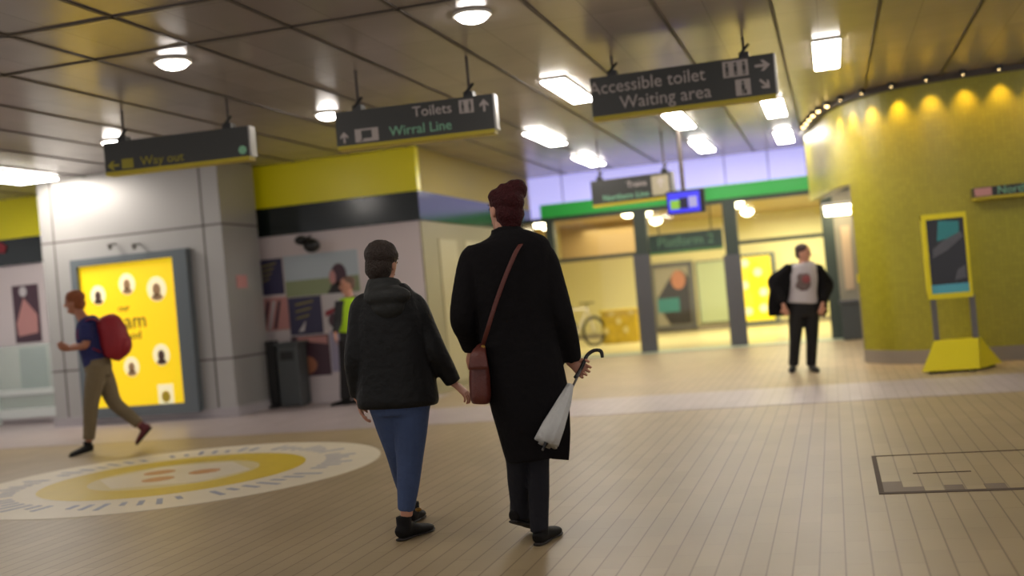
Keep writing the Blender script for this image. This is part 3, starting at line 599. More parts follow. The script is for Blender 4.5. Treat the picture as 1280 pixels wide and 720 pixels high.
def b1(t, F, a0, a1, z0, z1):
    w, h = a1-a0, z1-z0; u = F.u; n = F.n
    text('lettering', 'Accessible toilet', h*.46, F.p(a0+w*.635, z1-h*.30, .002), u, n, M['tgrey'], t, align='RIGHT', bold=.0, xs=.97)
    text('lettering', 'Waiting area', h*.46, F.p(a0+w*.66, z0+h*.26, .002), u, n, M['tgrey'], t, align='RIGHT', xs=.97)
    picto(F, a0+w*.73, a0+w*.865, z1-h*.46, z1-h*.06, t, 'access'); picto(F, a0+w*.79, a0+w*.87, z0+h*.06, z0+h*.46, t, 'wait')
    arrow(F, a0+w*.94, z1-h*.27, w*.08, 0, t, M['tgrey']); arrow(F, a0+w*.945, z0+h*.27, w*.07, -math.pi/4, t, M['tgrey'])
hang_sign('dark hanging sign reading Accessible toilet and Waiting area', 10.6, (737, 98), (966, 66), (738, 147), (765, 932), b1)
def b2_(t, F, a0, a1, z0, z1):
    w, h = a1-a0, z1-z0; u = F.u; n = F.n
    text('lettering', 'Toilets', h*.42, F.p(a0+w*.745, z1-h*.27, .002), u, n, M['tgrey'], t, align='RIGHT')
    text('lettering', 'Wirral Line', h*.4, F.p(a0+w*.34, z0+h*.25, .002), u, n, M['tgreen'], t)
    picto(F, a0+w*.79, a0+w*.88, z1-h*.46, z1-h*.08, t, 'toilets'); arrow(F, a0+w*.945, z1-h*.3, w*.075, math.pi/2, t, M['tgrey'])
    arrow(F, a0+w*.05, z0+h*.24, w*.07, math.pi/2, t, M['tgrey']); picto(F, a0+w*.12, a0+w*.27, z0+h*.06, z0+h*.44, t, 'train')
hang_sign('dark hanging sign reading Toilets above a green line name', 10.2, (418, 141), (615, 117), (418, 184), (446, 587), b2_)
def b3(t, F, a0, a1, z0, z1):
    w, h = a1-a0, z1-z0; u = F.u; n = F.n
    arrow(F, a0+w*.06, z0+h*.2, w*.08, math.pi, t, M['tyel']); mb = MB(); F.rect(mb, a0+w*.12, a0+w*.2, z0+h*.06, z0+h*.38, 0, .004); mb.build('pictogram_panel', M['tyel'], t)
    text('lettering', 'Way out', h*.42, F.p(a0+w*.25, z0+h*.23, .002), u, n, M['tyel'], t, xs=1.05)
    mb = MB(); F.disc(mb, a0+w*.955, z0+h*.22, h*.14, h*.14, 0, .004); mb.build('green_disc', M['tgreen'], t)
hang_sign('dark hanging sign reading Way out in yellow above the pillar', 11.1, (129, 179), (309, 157), (130, 216), (151, 284), b3)
def b4(t, F, a0, a1, z0, z1):
    w, h = a1-a0, z1-z0; u = F.u; n = F.n
    text('lettering', 'Trains', h*.34, F.p(a0+w*.7, z1-h*.34, .002), u, n, M['tgrey'], t, align='RIGHT')
    text('lettering', 'Northern Line', h*.34, F.p(a0+w*.72, z0+h*.22, .002), u, n, M['tgreen'], t, align='RIGHT')
    mb = MB(); F.rect(mb, a0+w*.76, a0+w*.97, z0+h*.1, z1-h*.1, 0, .004); o = mb.build('pictogram_panel', mat('beige_panel', '#a09880', .5), t)
    arrow(F, a0+w*.87, z1-h*.4, w*.12, math.pi/2, t, M['tgrey'])
o = hang_sign('smaller grey hanging sign before the lilac fascia, left of the blue monitor', 16.6, (738, 227), (838, 214), (738, 257), (748, 830), b4)
# monitor
P = at(856, 252, 15.7); F = Face((0, P.y, 0), (1, 0, 0), (0, -1, 0)); a0 = on(F, 833, 253)[0]; a1 = on(F, 881, 249)[0]; z0 = on(F, 857, 267)[1]; z1 = on(F, 857, 237)[1]; Y = P.y
t = thing('departure_monitor', 'small monitor with a lit blue screen hanging from a pole', 'monitor', ((a0+a1)/2, Y, z0))
MB().b2((a0, Y, z0), (a1, Y+.1, z1)).build('casing', M['black'], t, bevel=.008)
mb = MB(); F.rect(mb, a0+.02, a1-.07, z0+.02, z1-.03, 0, .004); s_ = mb.build('lit_screen', M['bluel'], t)
w, h = a1-a0, z1-z0
mb = MB(); F.rect(mb, a0+w*.34, a0+w*.56, z0+h*.22, z1-h*.32, .004, .006); mb.build('dark_column', M['lblack'], s_)
mb = MB(); F.rect(mb, a0+w*.1, a0+w*.34, z0+h*.22, z1-h*.4, .004, .006); mb.build('green_patch', M['lgreen'], s_)
mb = MB(); F.rect(mb, a0+w*.58, a0+w*.8, z0+h*.25, z1-h*.3, .004, .006); mb.build('grey_column', M['lgrey'], s_)
r = on(F, 851, 210)[0]; MB().cyl((r, Y+.05, z1), (r, Y+.05, HC), .03).build('pole', M['beam'], t)

# ---- floor emblem
EC = V((-5.62, 8.45, 0)); R0_ = 1.78
t = thing('floor_emblem', 'round cream and yellow mosaic emblem set in the floor before the pillar', 'floor emblem', EC)
def ann(r0, r1, z0, z1, seg=72, sx=1):
    mb = MB(); L = []
    for i in range(seg):
        c_, s_ = math.cos(2*math.pi*i/seg), math.sin(2*math.pi*i/seg)
        L.append([mb.bm.verts.new((EC.x+r*c_, EC.y+r*s_, z)) for r, z in ((r0, z0), (r1, z0), (r1, z1), (r0, z1))])
    for i in range(seg):
        a, b = L[i], L[(i+1) % seg]
        for q in range(4): mb.bm.faces.new((a[q], b[q], b[(q+1) % 4], a[(q+1) % 4]))
    return mb
ann(1.12, R0_, 0, .004).build('cream_ring', M['ringw'], t)
ann(.72, 1.12, 0, .0045).build('yellow_ring', M['ringy'], t)
mb = MB(); mb.cyl((EC.x, EC.y, 0), (EC.x, EC.y, .004), .72, seg=48); mb.build('centre', M['ringc'], t)
mb = MB()
for i in range(64):
    if i % 8 == 7: continue
    th = 2*math.pi*i/64; r0, r1 = 1.30, 1.30+.2+.06*((i*7) % 3-1); w = .045
    u = V((math.cos(th), math.sin(th), 0)); v = V((-u.y, u.x, 0))
    mb = MB(); mb.poly([EC+u*r0-v*w/2+V((0, 0, .004)), EC+u*r0+v*w/2+V((0, 0, .004)), EC+u*r1+v*(w/2+.02)+V((0, 0, .004)), EC+u*r1-v*(w/2-.02)+V((0, 0, .004))], (0, 0, .002)); mb.build('ring_mark', M['ringm'], t)
mb = MB()
for a, r in ((.4, .25), (2.6, .3), (4.6, .22)):
    c = EC+V((math.cos(a)*r, math.sin(a)*r, .004)); mb = MB(); mb.cyl(c, c+V((0, 0, .002)), .14, seg=10); mb.build('orange_figure', M['ringo'], t)
mb = MB(); mb.poly([EC+V((x, y, .0041)) for x, y in ((-.68, -.12), (-.2, -.62), (.5, -.45), (.68, .1), (.2, .62), (-.45, .5))], (0, 0, .001)); mb.build('pale_patch', M['ringw'], t)
# ---- access cover in the floor
t = thing('access_cover', 'rectangular paved access cover with dark worn edges at the right', 'access cover', (.9, 7.2, 0))
x0, x1, y0, y1 = .14, 1.9, 6.55, 7.86
mb = MB(); mb.b2((x0, y0, 0), (x0+.03, y1, .003)); mb.b2((x0, y0, 0), (x1, y0+.05, .0035)); mb.b2((x0, y1-.02, 0), (x1, y1, .003)); mb.b2((x1-.03, y0, 0), (x1, y1, .0032)); mb.b2((x0+.22, 7.15, 0), (x0+.55, 7.17, .003)); mb.build('edge', M['darkg'], t)
mb = MB(); mb.b2((x0+.03, y0+.05, 0), (x0+.14, y0+.36, .003)); mb.b2((x0+.14, y0+.05, 0), (x0+.25, y0+.18, .003)); mb.build('worn_corner', M['worn'], t)
for a, b, c_ in ((.36, .46, .15), (.57, .68, .15), (.85, .97, .14), (1.2, 1.33, .12)): MB().b2((x0+a, y0+.05, 0), (x0+b, y0+.05+c_, .003)).build('worn_patch', M['worn'], t)

# ================================================================ PEOPLE
def L3(a, b, t): return a+(b-a)*t
def hand(mb, W, d, n, side, sc_=1.0, curl=.5, thumb=1):
    d = d.normalized(); n = (n-n.dot(d)*d).normalized(); s = d.cross(n)*side
    pe = W+d*.088*sc_
    A = s.copy()
    mb.loft([W-d*.02, W+d*.02*sc_, W+d*.05*sc_, pe], [.024*sc_, .03*sc_, .038*sc_, .038*sc_], [.018*sc_, .016*sc_, .015*sc_, .012*sc_], A=A, seg=12, sub=2)
    for i, (o, ln) in enumerate(((.034, .072), (.0115, .08), (-.0115, .075), (-.034, .058))):
        p = W+d*(.082-.004*abs(i-1.3))*sc_+s*o*sc_; q = p; ang = 0; pts = [p-d*.02]
        pts.append(p)
        for j, fr in enumerate((.42, .32, .26)):
            ang += curl*(1.0 if j else .6); q = q+(d*math.cos(ang)+n*math.sin(ang)+s*o*1.2)*(ln*fr*sc_); pts.append(q.copy())
        mb.loft(pts, [.0082*sc_, .0086*sc_, .0082*sc_, .0078*sc_, .0068*sc_], seg=8, sub=2)
    p = W+d*.025*sc_+s*.026*sc_; q1 = p+(s*.6+d*.62+n*.3*thumb).normalized()*.04*sc_; q2 = q1+(s*.1+d*.85+n*.6*thumb).normalized()*.032*sc_
    mb.loft([p-s*.015, p, q1, q2], [.014*sc_, .014*sc_, .011*sc_, .008*sc_], seg=8, sub=2)
def head(mb, C, up, fw, s=1.0):
    up = up.normalized(); fw = (fw-fw.dot(up)*up).normalized(); rt = fw.cross(up)
    prof = ((-.118, .02, .022, .052), (-.105, .036, .042, .042), (-.08, .05, .064, .024), (-.045, .062, .083, .01), (0, .071, .094, .0), (.035, .075, .098, -.004), (.07, .069, .09, -.006), (.098, .05, .066, -.008), (.116, .02, .026, -.008))
    mb.loft([C+(up*z+fw*o)*s for z, w, d, o in prof], [w*s for z, w, d, o in prof], [d*s for z, w, d, o in prof], A=rt, seg=20, sub=3)
    F = lambda a, b, c: C+(rt*a+fw*b+up*c)*s
    mb.loft([F(0, .088, .018), F(0, .101, -.005), F(0, .114, -.028), F(0, .098, -.038)], [.008*s, .010*s, .015*s, .010*s], seg=10, sub=2)   # nose
    for q in (-1, 1): mb.ell(F(.073*q, -.008, -.012), (.010*s, .018*s, .031*s), ax=Matrix((rt, fw, up)).transposed())   # ears
    mb.ell(F(0, .072, -.098), (.022*s, .02*s, .016*s), ax=Matrix((rt, fw, up)).transposed())
    mb.ell(F(0, .083, .028), (.045*s, .012*s, .01*s), ax=Matrix((rt, fw, up)).transposed())
    return F, rt, up, fw
def face_parts(F, rt, up, fw, s, t, body):
    ax = Matrix((rt, fw, up)).transposed()
    MB().ell(F(0, .088, -.064), (.025*s, .010*s, .008*s), ax=ax).build('mouth', M['lip'], t, smooth=True)
    for q in (-1, 1):
        MB().ell(F(.03*q, .083, .004), (.014*s, .009*s, .008*s), ax=ax).build('eye', M['eye'], t, smooth=True)
        MB().ell(F(.031*q, .089, .026), (.018*s, .007*s, .004*s), ax=ax).build('eyebrow', M['brow'], t, smooth=True)
def shoe(t, heel, toe, m, w=.045, name='shoe', pitchup=0, solem=None, hgt=.09):
    # heel and toe are points on the sole line
    d = toe-heel; L = d.length; dn = d.normalized(); side = dn.cross(V((0, 0, 1))).normalized(); up = side.cross(dn)
    k = hgt/.09
    mb = MB()
    mb.loft([heel+dn*.0+up*.035, heel+dn*.03+up*.045*k, heel+dn*(.3*L)+up*.044*k, heel+dn*(.55*L)+up*.034, heel+dn*(.82*L)+up*.026, heel+dn*L+up*.02],
            [.026, .036, .038, w, w, .02], [.03, .042*k, .042*k, .033, .025, .013], A=side, seg=14, sub=3)
    mb.loft([heel+dn*.055+up*.05, heel+dn*.055+up*(hgt+.03)], [.042, .043], [.045, .046], A=side, seg=12, sub=2)
    o = mb.build(name, m, t, remesh=.007, iters=2)
    mb = MB(); mb.loft([heel+dn*.0+up*.008, heel+dn*.05+up*.008, heel+dn*(.5*L)+up*.008, heel+dn*(.8*L)+up*.008, heel+dn*(L+.005)+up*.008], [.024, .036, .034, w+.003, .022], [.0085]*5, A=side, seg=14, sub=3)
    mb.build('sole', solem or M['sole'], o, smooth=True)
def limb(mb, pts, rad, seg=14): mb.loft(pts, rad, seg=seg, sub=4)
Z = V((0, 0, 1))
def rows(D, lst, dd=0):   # (y, xl, xr, halfdepth[, depth offset]) -> loft args
    P = []; A = []; B = []
    for r in lst:
        y, xl, xr, hd = r[:4]; o = r[4] if len(r) > 4 else 0
        P.append(at((xl+xr)/2, y, D+dd+o)); A.append((xr-xl)/2*D/f); B.append(hd)
    return P, A, B

# ---------------- tall person (black coat)
D = 5.74; m_ = D/f
G = onZ(668, 676); D0 = (G-CAM).dot(FW)
T = thing('person', 'tall person seen from behind in a long black coat with dark red hair', 'person', (G.x, G.y, 0))
hd_c = at(631, 262, D+.02); upv = CU.copy(); look = (FH*.85-RH*.55)
bmb = MB()
F_, rt, up, fw = head(bmb, hd_c, upv, look, 1.02)
bmb.loft([at(636, 325, D), at(635, 305, D), at(633, 290, D-.005), at(632, 272, D)], [.13, .07, .056, .055], [.08, .065, .056, .055], sub=4)
P_, A_, B_ = rows(D, [(316, 604, 668, .07), (340, 592, 684, .10), (400, 600, 684, .095), (450, 604, 690, .11), (490, 610, 688, .11)]); bmb.loft(P_, A_, B_, sub=3)
shL, elL, wrL = at(590, 318, D), at(577, 400, D-.02), at(590, 436, D+.13)
shR, elR, wrR = at(682, 316, D), at(703, 398, D-.03), at(714, 453, D+.05)
limb(bmb, [shL, L3(shL, elL, .5), elL, L3(elL, wrL, .5), wrL], [.055, .047, .042, .038, .027]); limb(bmb, [shR-RH*.02-Z*.02, L3(shR, elR, .5), elR, L3(elR, wrR, .5), wrR], [.04, .042, .042, .038, .027])
hipL, hipR = at(632, 480, D), at(666, 480, D)
knL, anL = at(645, 570, D+.02), at(651, 643, D+.12)
knR, anR = at(673, 575, D), at(674, 655, D+.01)
for h_, k_, a_ in ((hipL, knL, anL), (hipR, knR, anR)): limb(bmb, [h_, L3(h_, k_, .5), k_, L3(k_, a_, .4), a_], [.078, .065, .042, .042, .033])
hand(bmb, wrL, at(586, 448, D+.17)-wrL, RH, -1, 1.0, .45)
hand(bmb, wrR, at(731, 464, D+.055)-wrR, -FH, -1, .95, 1.15)
body = bmb.build('body', M['skin'], T, remesh=.0045, iters=3)
face_parts(F_, rt, up, fw, 1.02, T, body)
# hair: short sides, tall swept top
mb = MB()
ax = Matrix((rt, fw, up)).transposed()
mb.ell(F_(0, -.018, .04), (.088, .102, .080), ax=ax, seg=24); mb.ell(F_(0, -.045, -.02), (.080, .066, .085), ax=ax, seg=20); mb.ell(F_(0, -.055, -.07), (.058, .042, .05), ax=ax, seg=16)
for x_, y_, a_, b_ in ((622, 246, .05, .045), (632, 241, .055, .05), (642, 237, .055, .052), (648, 237, .045, .055)): mb.ell(at(x_, y_, D+.02), (a_, .07, b_), seg=16)
hair = mb.build('hair', M['redhair'], T, remesh=.008, iters=2, displace=.012)
# trousers and shoes
mb = MB()
for h_, k_, a_ in ((hipL, knL, anL), (hipR, knR, anR)): limb(mb, [h_, L3(h_, k_, .5), k_, L3(k_, a_, .45), a_+Z*.0, a_-Z*.035], [.095, .084, .058, .056, .049, .050])
P_, A_, B_ = rows(D, [(440, 608, 690, .11), (490, 612, 688, .12), (510, 618, 684, .10)]); mb.loft(P_, A_, B_)
mb.build('trousers', M['navy'], T, remesh=.009)
shoe(T, onZ(672, 683)+Z*0, onZ(698, 666), M['shoe'])
hL = at(641, 654, D+.06); tL = onZ(672, 664); shoe(T, hL, tL+Z*.008, M['shoe'])
# coat
mb = MB()
P_, A_, B_ = rows(D, [(290, 614, 652, .085), (297, 599, 670, .10), (305, 584, 687, .115), (325, 583, 690, .13), (365, 590, 692, .14), (400, 597, 694, .135), (450, 602, 702, .145), (500, 612, 712, .155), (540, 623, 712, .15), (571, 632, 713, .145)])
mb.loft(P_, A_, B_, seg=28, sub=4, sq=.85)
shL2 = at(589, 316, D); elL2 = at(578, 398, D-.02)
mb.loft([at(603, 318, D), at(591, 322, D), L3(shL2, elL2, .5), elL2, L3(elL2, wrL, .5), L3(elL2, wrL, .95)], [.055, .066, .070, .066, .058, .052], sub=4)
shR2 = at(679, 316, D)
mb.loft([at(666, 318, D), at(680, 321, D), L3(shR2, elR, .5), elR, L3(elR, wrR, .5)+RH*.01, L3(elR, wrR, .95)+RH*.01], [.055, .064, .068, .062, .054, .048], sub=4)
mb.loft([at(633, 303, D), at(633, 292, D), at(632, 285, D+.003)], [.095, .08, .078], [.09, .08, .076], sub=3)   # stand collar
coat = mb.build('coat', M['coat'], T, remesh=.010, iters=3)
coat['label'] = 'long black wool coat'
mb = MB(); a = at(700, 574, D-.13); mb.loft([at(700, 500, D-.12), at(702, 540, D-.13), a], [.045, .045, .045], [.012, .012, .012], A=RH, sub=2, sq=.4); mb.build('coat_flap', M['coat'], T, smooth=True)
# bag with strap
BG = at(600, 470, D-.02); B = thing('shoulder_bag', 'brown leather shoulder bag hanging at the hip of the black-coated person', 'bag', (BG.x, BG.y, BG.z-.15))
mb = MB(); mb.loft([at(601, 503, D-.03), at(601, 494, D-.03), at(600, 465, D-.03), at(600, 440, D-.03), at(603, 431, D-.03)], [.045, .056, .055, .036, .014], [.10, .125, .125, .10, .05], sub=4, seg=20, sq=.75); bo = mb.build('pouch', M['leather'], B, smooth=True)
mb = MB(); mb.loft([at(598, 462, D-.16), at(598, 443, D-.14), at(602, 432, D-.05)], [.05, .04, .02], [.012, .012, .012], sub=3, sq=.7); mb.build('flap', M['leather'], bo, smooth=True)
st = [(603, 433, -.09), (610, 410, -.155), (620, 378, -.165), (632, 345, -.165), (644, 317, -.145), (652, 304, -.10), (655, 299, -.02), (652, 302, .07), (640, 318, .13), (618, 360, .16), (604, 410, .15), (600, 432, .08)]
mb = MB()
q = [at(x, y, D+o) for x, y, o in st]
mb.loft(q, [.011]*len(q), [.004]*len(q), A=RH, seg=10, sub=6, sq=.6); mb.build('strap', M['leather'], B, smooth=True)
MB().ell(at(604, 434, D-.10), (.012, .006, .014)).build('buckle', M['brass'], B, smooth=True)
# umbrella
UG = at(695, 520, D-.17); Um = thing('umbrella', 'folded translucent white umbrella with a black hooked handle held at the side', 'umbrella', (UG.x, UG.y, UG.z-.2))
dU = 0
U0, U1 = at(727, 460, D+.025), at(678, 563, D-.24)
cp0, cp1, cp2, cp3 = at(713, 481, D-.06), at(706, 500, D-.11), at(692, 532, D-.19), at(683, 553, D-.235)
mb = MB(); seg = 24; axd = (cp3-cp0).normalized(); e1 = axd.cross(FH).normalized(); e2 = axd.cross(e1)
ringr = [(cp0, .018), (cp1, .036), (L3(cp1, cp2, .5), .046), (cp2, .057), (cp3, .064)]; rr = []
for c_, r_ in ringr:
    rr.append([mb.bm.verts.new(c_+(e1*math.cos(2*math.pi*i/seg)+e2*math.sin(2*math.pi*i/seg))*(r_*(1 if i % 3 else .72))) for i in range(seg)])
for a_, b_ in zip(rr, rr[1:]):
    for i in range(seg): mb.bm.faces.new((a_[i], a_[(i+1) % seg], b_[(i+1) % seg], b_[i]))
mb.bm.faces.new(rr[0]); mb.bm.faces.new(rr[-1][::-1]); mb.build('canopy', M['umbf'], Um, smooth=True)
MB().cyl(U0, U1, .006).build('shaft', M['metal'], Um)
mb = MB(); hk = [at(719, 472, D-.01), at(726, 461, D+.025), at(731, 450, D+.04), at(735, 443, D+.06), at(743, 438, D+.06), at(751, 439, D+.06), at(753, 447, D+.06)]; mb.loft(hk, [.010]*6+[.0085], seg=10, sub=5); mb.build('hook_handle', M['black'], Um, smooth=True)
MB().cyl(cp3, at(679, 561, D-.24), .012, .005).build('tip', M['black'], Um)

# ---------------- younger person (padded jacket, jeans)
D = 6.05
G = onZ(513, 672); T = thing('person', 'shorter person seen from behind in a black hooded jacket and blue jeans', 'person', (G.x, G.y, 0))
bmb = MB(); hc = at(479, 329, D)
F_, rt, up, fw = head(bmb, hc, CU, FH+RH*.5, .95)
bmb.loft([at(482, 375, D), at(481, 360, D), at(480, 345, D)], [.09, .055, .052], [.07, .055, .052], sub=3)
P_, A_, B_ = rows(D, [(376, 458, 516, .08), (410, 455, 526, .095), (450, 458, 524, .09), (490, 458, 534, .11), (512, 464, 534, .10)]); bmb.loft(P_, A_, B_)
shL, elL, wrL = at(453, 386, D), at(444, 448, D-.02), at(448, 500, D+.04)
shR, elR, wrR = at(518, 384, D), at(543, 437, D-.02), at(568, 480, D+.03)
for a_, b_, c_ in ((shL, elL, wrL), (shR, elR, wrR)): limb(bmb, [a_, L3(a_, b_, .5), b_, L3(b_, c_, .5), c_], [.045, .04, .036, .033, .024])
hpL, knL, anL = at(482, 505, D), at(497, 566, D+.10), at(512, 634, D+.30)
hpR, knR, anR = at(514, 505, D), at(512, 574, D), at(508, 645, D)
for h_, k_, a_ in ((hpL, knL, anL), (hpR, knR, anR)): limb(bmb, [h_, L3(h_, k_, .5), k_, L3(k_, a_, .4), a_], [.075, .065, .046, .046, .033])
hand(bmb, wrL, at(453, 520, D+.02)-wrL, RH, -1, .92, .4); hand(bmb, wrR, at(584, 493, D+.02)-wrR, -RH*.3-Z+FH*.3, 1, .92, .5)
body = bmb.build('body', M['skin'], T, remesh=.0045, iters=3); face_parts(F_, rt, up, fw, .93, T, body)
ax = Matrix((rt, fw, up)).transposed()
mb = MB(); mb.ell(F_(0, -.022, .048), (.088, .102, .082), ax=ax, seg=24); mb.ell(F_(0, -.052, -.02), (.078, .066, .088), ax=ax, seg=20)
mb.build('hair', M['brhair'], T, remesh=.008, iters=2, displace=.012)
mb = MB()
for h_, k_, a_, w_ in ((hpL, knL, anL, .9), (hpR, knR, anR, 1)): limb(mb, [h_, L3(h_, k_, .5), k_, L3(k_, a_, .45), a_+Z*.03], [.105*w_, .092*w_, .074*w_, .062*w_, .046*w_])
P_, A_, B_ = rows(D, [(480, 458, 536, .12), (500, 458, 540, .125), (518, 464, 536, .11)]); mb.loft(P_, A_, B_)
mb.build('jeans', M['jeans'], T, remesh=.009)
shoe(T, onZ(499, 677), onZ(540, 662), M['shoe'], w=.05, hgt=.1)
hl = onZ(514, 657)+Z*.012; shoe(T, hl, hl+FH*.24+RH*.04-Z*.01, M['shoe'], w=.045)
MB().ell(at(523, 637, D+.2), (.02, .012, .012)).build('shoe_strap', M['brass'], T, smooth=True)
mb = MB()
P_, A_, B_ = rows(D, [(357, 462, 506, .08), (366, 455, 516, .10), (376, 449, 524, .12), (400, 445, 533, .14), (440, 446, 538, .145), (475, 447, 545, .15), (500, 446, 549, .155), (508, 449, 547, .14)])
mb.loft(P_, A_, B_, seg=28, sub=4, sq=.85)
mb.loft([at(462, 378, D), shL, L3(shL, elL, .5), elL, L3(elL, wrL, .5), L3(elL, wrL, .9)], [.06, .07, .066, .062, .056, .046], sub=4)
mb.loft([at(508, 376, D), shR, L3(shR, elR, .5), elR, L3(elR, wrR, .5), L3(elR, wrR, .95)], [.06, .072, .068, .064, .056, .045], sub=4)
jk = mb.build('jacket', M['puffer'], T, remesh=.010, iters=2); jk['label'] = 'black padded jacket'
mb = MB(); mb.ell(at(484, 371, D-.085), (.135, .085, .062), seg=24); mb.ell(at(484, 384, D-.10), (.10, .06, .075), seg=20)
mb.loft([at(481, 368, D-.02), at(480, 356, D-.015), at(480, 349, D-.01)], [.12, .1, .085], [.1, .09, .085], sub=3)
hd = mb.build('hood', M['hood'], T, remesh=.010); hd['label'] = 'dark olive hood lying folded on the back'

# ---------------- man with red backpack, walking left
D = 11.9
G = onZ(120, 566); T = thing('person', 'person in navy shirt and khaki trousers striding left with a red backpack', 'person', (G.x, G.y, 0))
bmb = MB(); hc = at(93, 378, D); F_, rt, up, fw = head(bmb, hc, CU-CR*.12, -RH, .98)
bmb.loft([at(110, 405, D), at(102, 396, D), at(97, 386, D)], [.07, .055, .052], [.1, .06, .055], sub=3)
P_, A_, B_ = rows(D, [(402, 98, 122, .15), (420, 98, 130, .17), (440, 103, 132, .14), (456, 108, 136, .15)]); bmb.loft(P_, A_, B_)
sh, el, wr = at(108, 406, D-.16), at(107, 431, D-.19), at(88, 436, D-.16)
limb(bmb, [sh, L3(sh, el, .5), el, L3(el, wr, .5), wr], [.05, .045, .04, .036, .026])
hand(bmb, wr, at(78, 436, D-.16)-wr, Z*.6+FH*.5, 1, 1, .4)
sh2, el2, wr2 = at(110, 406, D+.16), at(104, 430, D+.2), at(88, 434, D+.18)
limb(bmb, [sh2, L3(sh2, el2, .5), el2, L3(el2, wr2, .5), wr2], [.05, .045, .04, .036, .026]); hand(bmb, wr2, at(78, 432, D+.18)-wr2, Z*.6-FH*.5, -1, 1, .4)
h1, k1, a1_ = at(122, 455, D-.07), at(114, 505, D-.08), at(111, 552, D-.06)
h2, k2, a2_ = at(124, 455, D+.09), at(143, 503, D+.09), at(176, 532, D+.08)
for h_, k_, a_ in ((h1, k1, a1_), (h2, k2, a2_)): limb(bmb, [h_, L3(h_, k_, .5), k_, L3(k_, a_, .4), a_], [.08, .075, .052, .052, .036])
body = bmb.build('body', M['skin2'], T, remesh=.0095, iters=2); face_parts(F_, rt, up, fw, .98, T, body)
ax = Matrix((rt, fw, up)).transposed()
mb = MB(); mb.ell(F_(0, -.015, .05), (.088, .105, .085), ax=ax, seg=20); mb.ell(F_(0, -.05, -.02), (.08, .065, .075), ax=ax, seg=20); mb.build('hair', M['ginger'], T, remesh=.010, iters=2, displace=.015)
mb = MB(); P_, A_, B_ = rows(D, [(397, 100, 116, .09), (403, 97, 124, .17), (420, 96, 131, .19), (440, 101, 134, .16), (456, 106, 138, .165)]); mb.loft(P_, A_, B_, seg=22)
for a_, b_ in ((sh, el), (sh2, el2)): mb.loft([a_, L3(a_, b_, .5), L3(a_, b_, .8)], [.075, .07, .068], sub=3)
mb.build('shirt', M['navyshirt'], T, remesh=.012)
mb = MB()
for h_, k_, a_ in ((h1, k1, a1_), (h2, k2, a2_)): limb(mb, [h_, L3(h_, k_, .5), k_, L3(k_, a_, .5), a_-(a_-k_)*.06], [.105, .10, .08, .07, .06])
P_, A_, B_ = rows(D, [(448, 106, 137, .16), (460, 107, 139, .17), (470, 110, 138, .15)]); mb.loft(P_, A_, B_); mb.build('trousers', M['khaki'], T, remesh=.012)
shoe(T, onZ(116, 566)+Z*.02, onZ(88, 572)+Z*.005, M['shoe'])
shoe(T, at(190, 535, D+.08), at(172, 556, D+.08), M['shoer'])
BP = at(140, 420, D); B = thing('backpack', 'red backpack on the back of the person striding left', 'backpack', (BP.x, BP.y, BP.z-.2))
mb = MB(); P_, A_, B_ = rows(D, [(395, 124, 140, .08), (402, 120, 150, .14), (420, 124, 160, .16), (436, 127, 160, .155), (446, 128, 150, .12)]); mb.loft(P_, A_, B_, seg=20); bo = mb.build('bag', M['redbag'], B, remesh=.012)
mb = MB(); P_, A_, B_ = rows(D, [(422, 150, 163, .09), (434, 150, 164, .1), (443, 148, 158, .08)]); mb.loft(P_, A_, B_); mb.build('front_pocket', M['redbag'], bo, smooth=True)
for o in (-.13, .13):
    mb = MB(); mb.loft([at(124, 402, D+o), at(112, 399, D+o), at(99, 410, D+o*1.1), at(100, 426, D+o*1.1), at(126, 440, D+o)], [.022]*5, [.008]*5, A=FH, sub=4); mb.build('strap', M['redbag'], B, smooth=True)

# ---------------- standing man, open black jacket
D = 14.1
G = onZ(1005, 463); D = (G-CAM).dot(FW); T = thing('person', 'person in a white printed shirt holding a black jacket open before the glass doors', 'person', (G.x, G.y, 0))
bmb = MB(); hc = at(1004, 317, D); F_, rt, up, fw = head(bmb, hc, CU, -FH*.6+RH*.8, .95)
bmb.loft([at(1004, 338, D), at(1004, 331, D), at(1004, 322, D)], [.12, .065, .055], [.08, .06, .052], sub=3)
P_, A_, B_ = rows(D, [(334, 988, 1021, .08), (350, 988, 1021, .11), (368, 990, 1019, .11), (382, 988, 1022, .11), (390, 989, 1021, .1)]); bmb.loft(P_, A_, B_)
arms = []
for s_, S, E, W in ((-1, at(988, 335, D), at(966, 352, D+.05), at(980, 383, D-.12)), (1, at(1021, 335, D), at(1035, 356, D+.05), at(1028, 381, D-.12))):
    limb(bmb, [S, L3(S, E, .5), E, L3(E, W, .5), W], [.05, .045, .04, .035, .026]); hand(bmb, W, V((0, 0, -1))+RH*.25*(-s_)*1.0, FH, s_, 1, .5); arms.append((S, E, W))
h1, k1, a1_ = at(996, 388, D), at(994, 424, D-.02), at(992, 457, D)
h2, k2, a2_ = at(1014, 388, D), at(1015, 424, D-.02), at(1014, 457, D)
for h_, k_, a_ in ((h1, k1, a1_), (h2, k2, a2_)): limb(bmb, [h_, L3(h_, k_, .5), k_, L3(k_, a_, .4), a_], [.08, .075, .052, .052, .036])
body = bmb.build('body', M['skin'], T, remesh=.0095, iters=2); face_parts(F_, rt, up, fw, .95, T, body)
ax = Matrix((rt, fw, up)).transposed()
mb = MB(); mb.ell(F_(0, -.02, .055), (.082, .095, .078), ax=ax, seg=20); mb.ell(F_(0, -.055, 0), (.075, .055, .075), ax=ax, seg=20); mb.build('hair', M['dkhair'], T, remesh=.010, iters=2, displace=.012)
mb = MB(); P_, A_, B_ = rows(D, [(328, 998, 1010, .06), (332, 988, 1021, .10), (350, 986, 1022, .125), (365, 987, 1021, .13), (379, 984, 1023, .14)]); mb.loft(P_, A_, B_, seg=22)
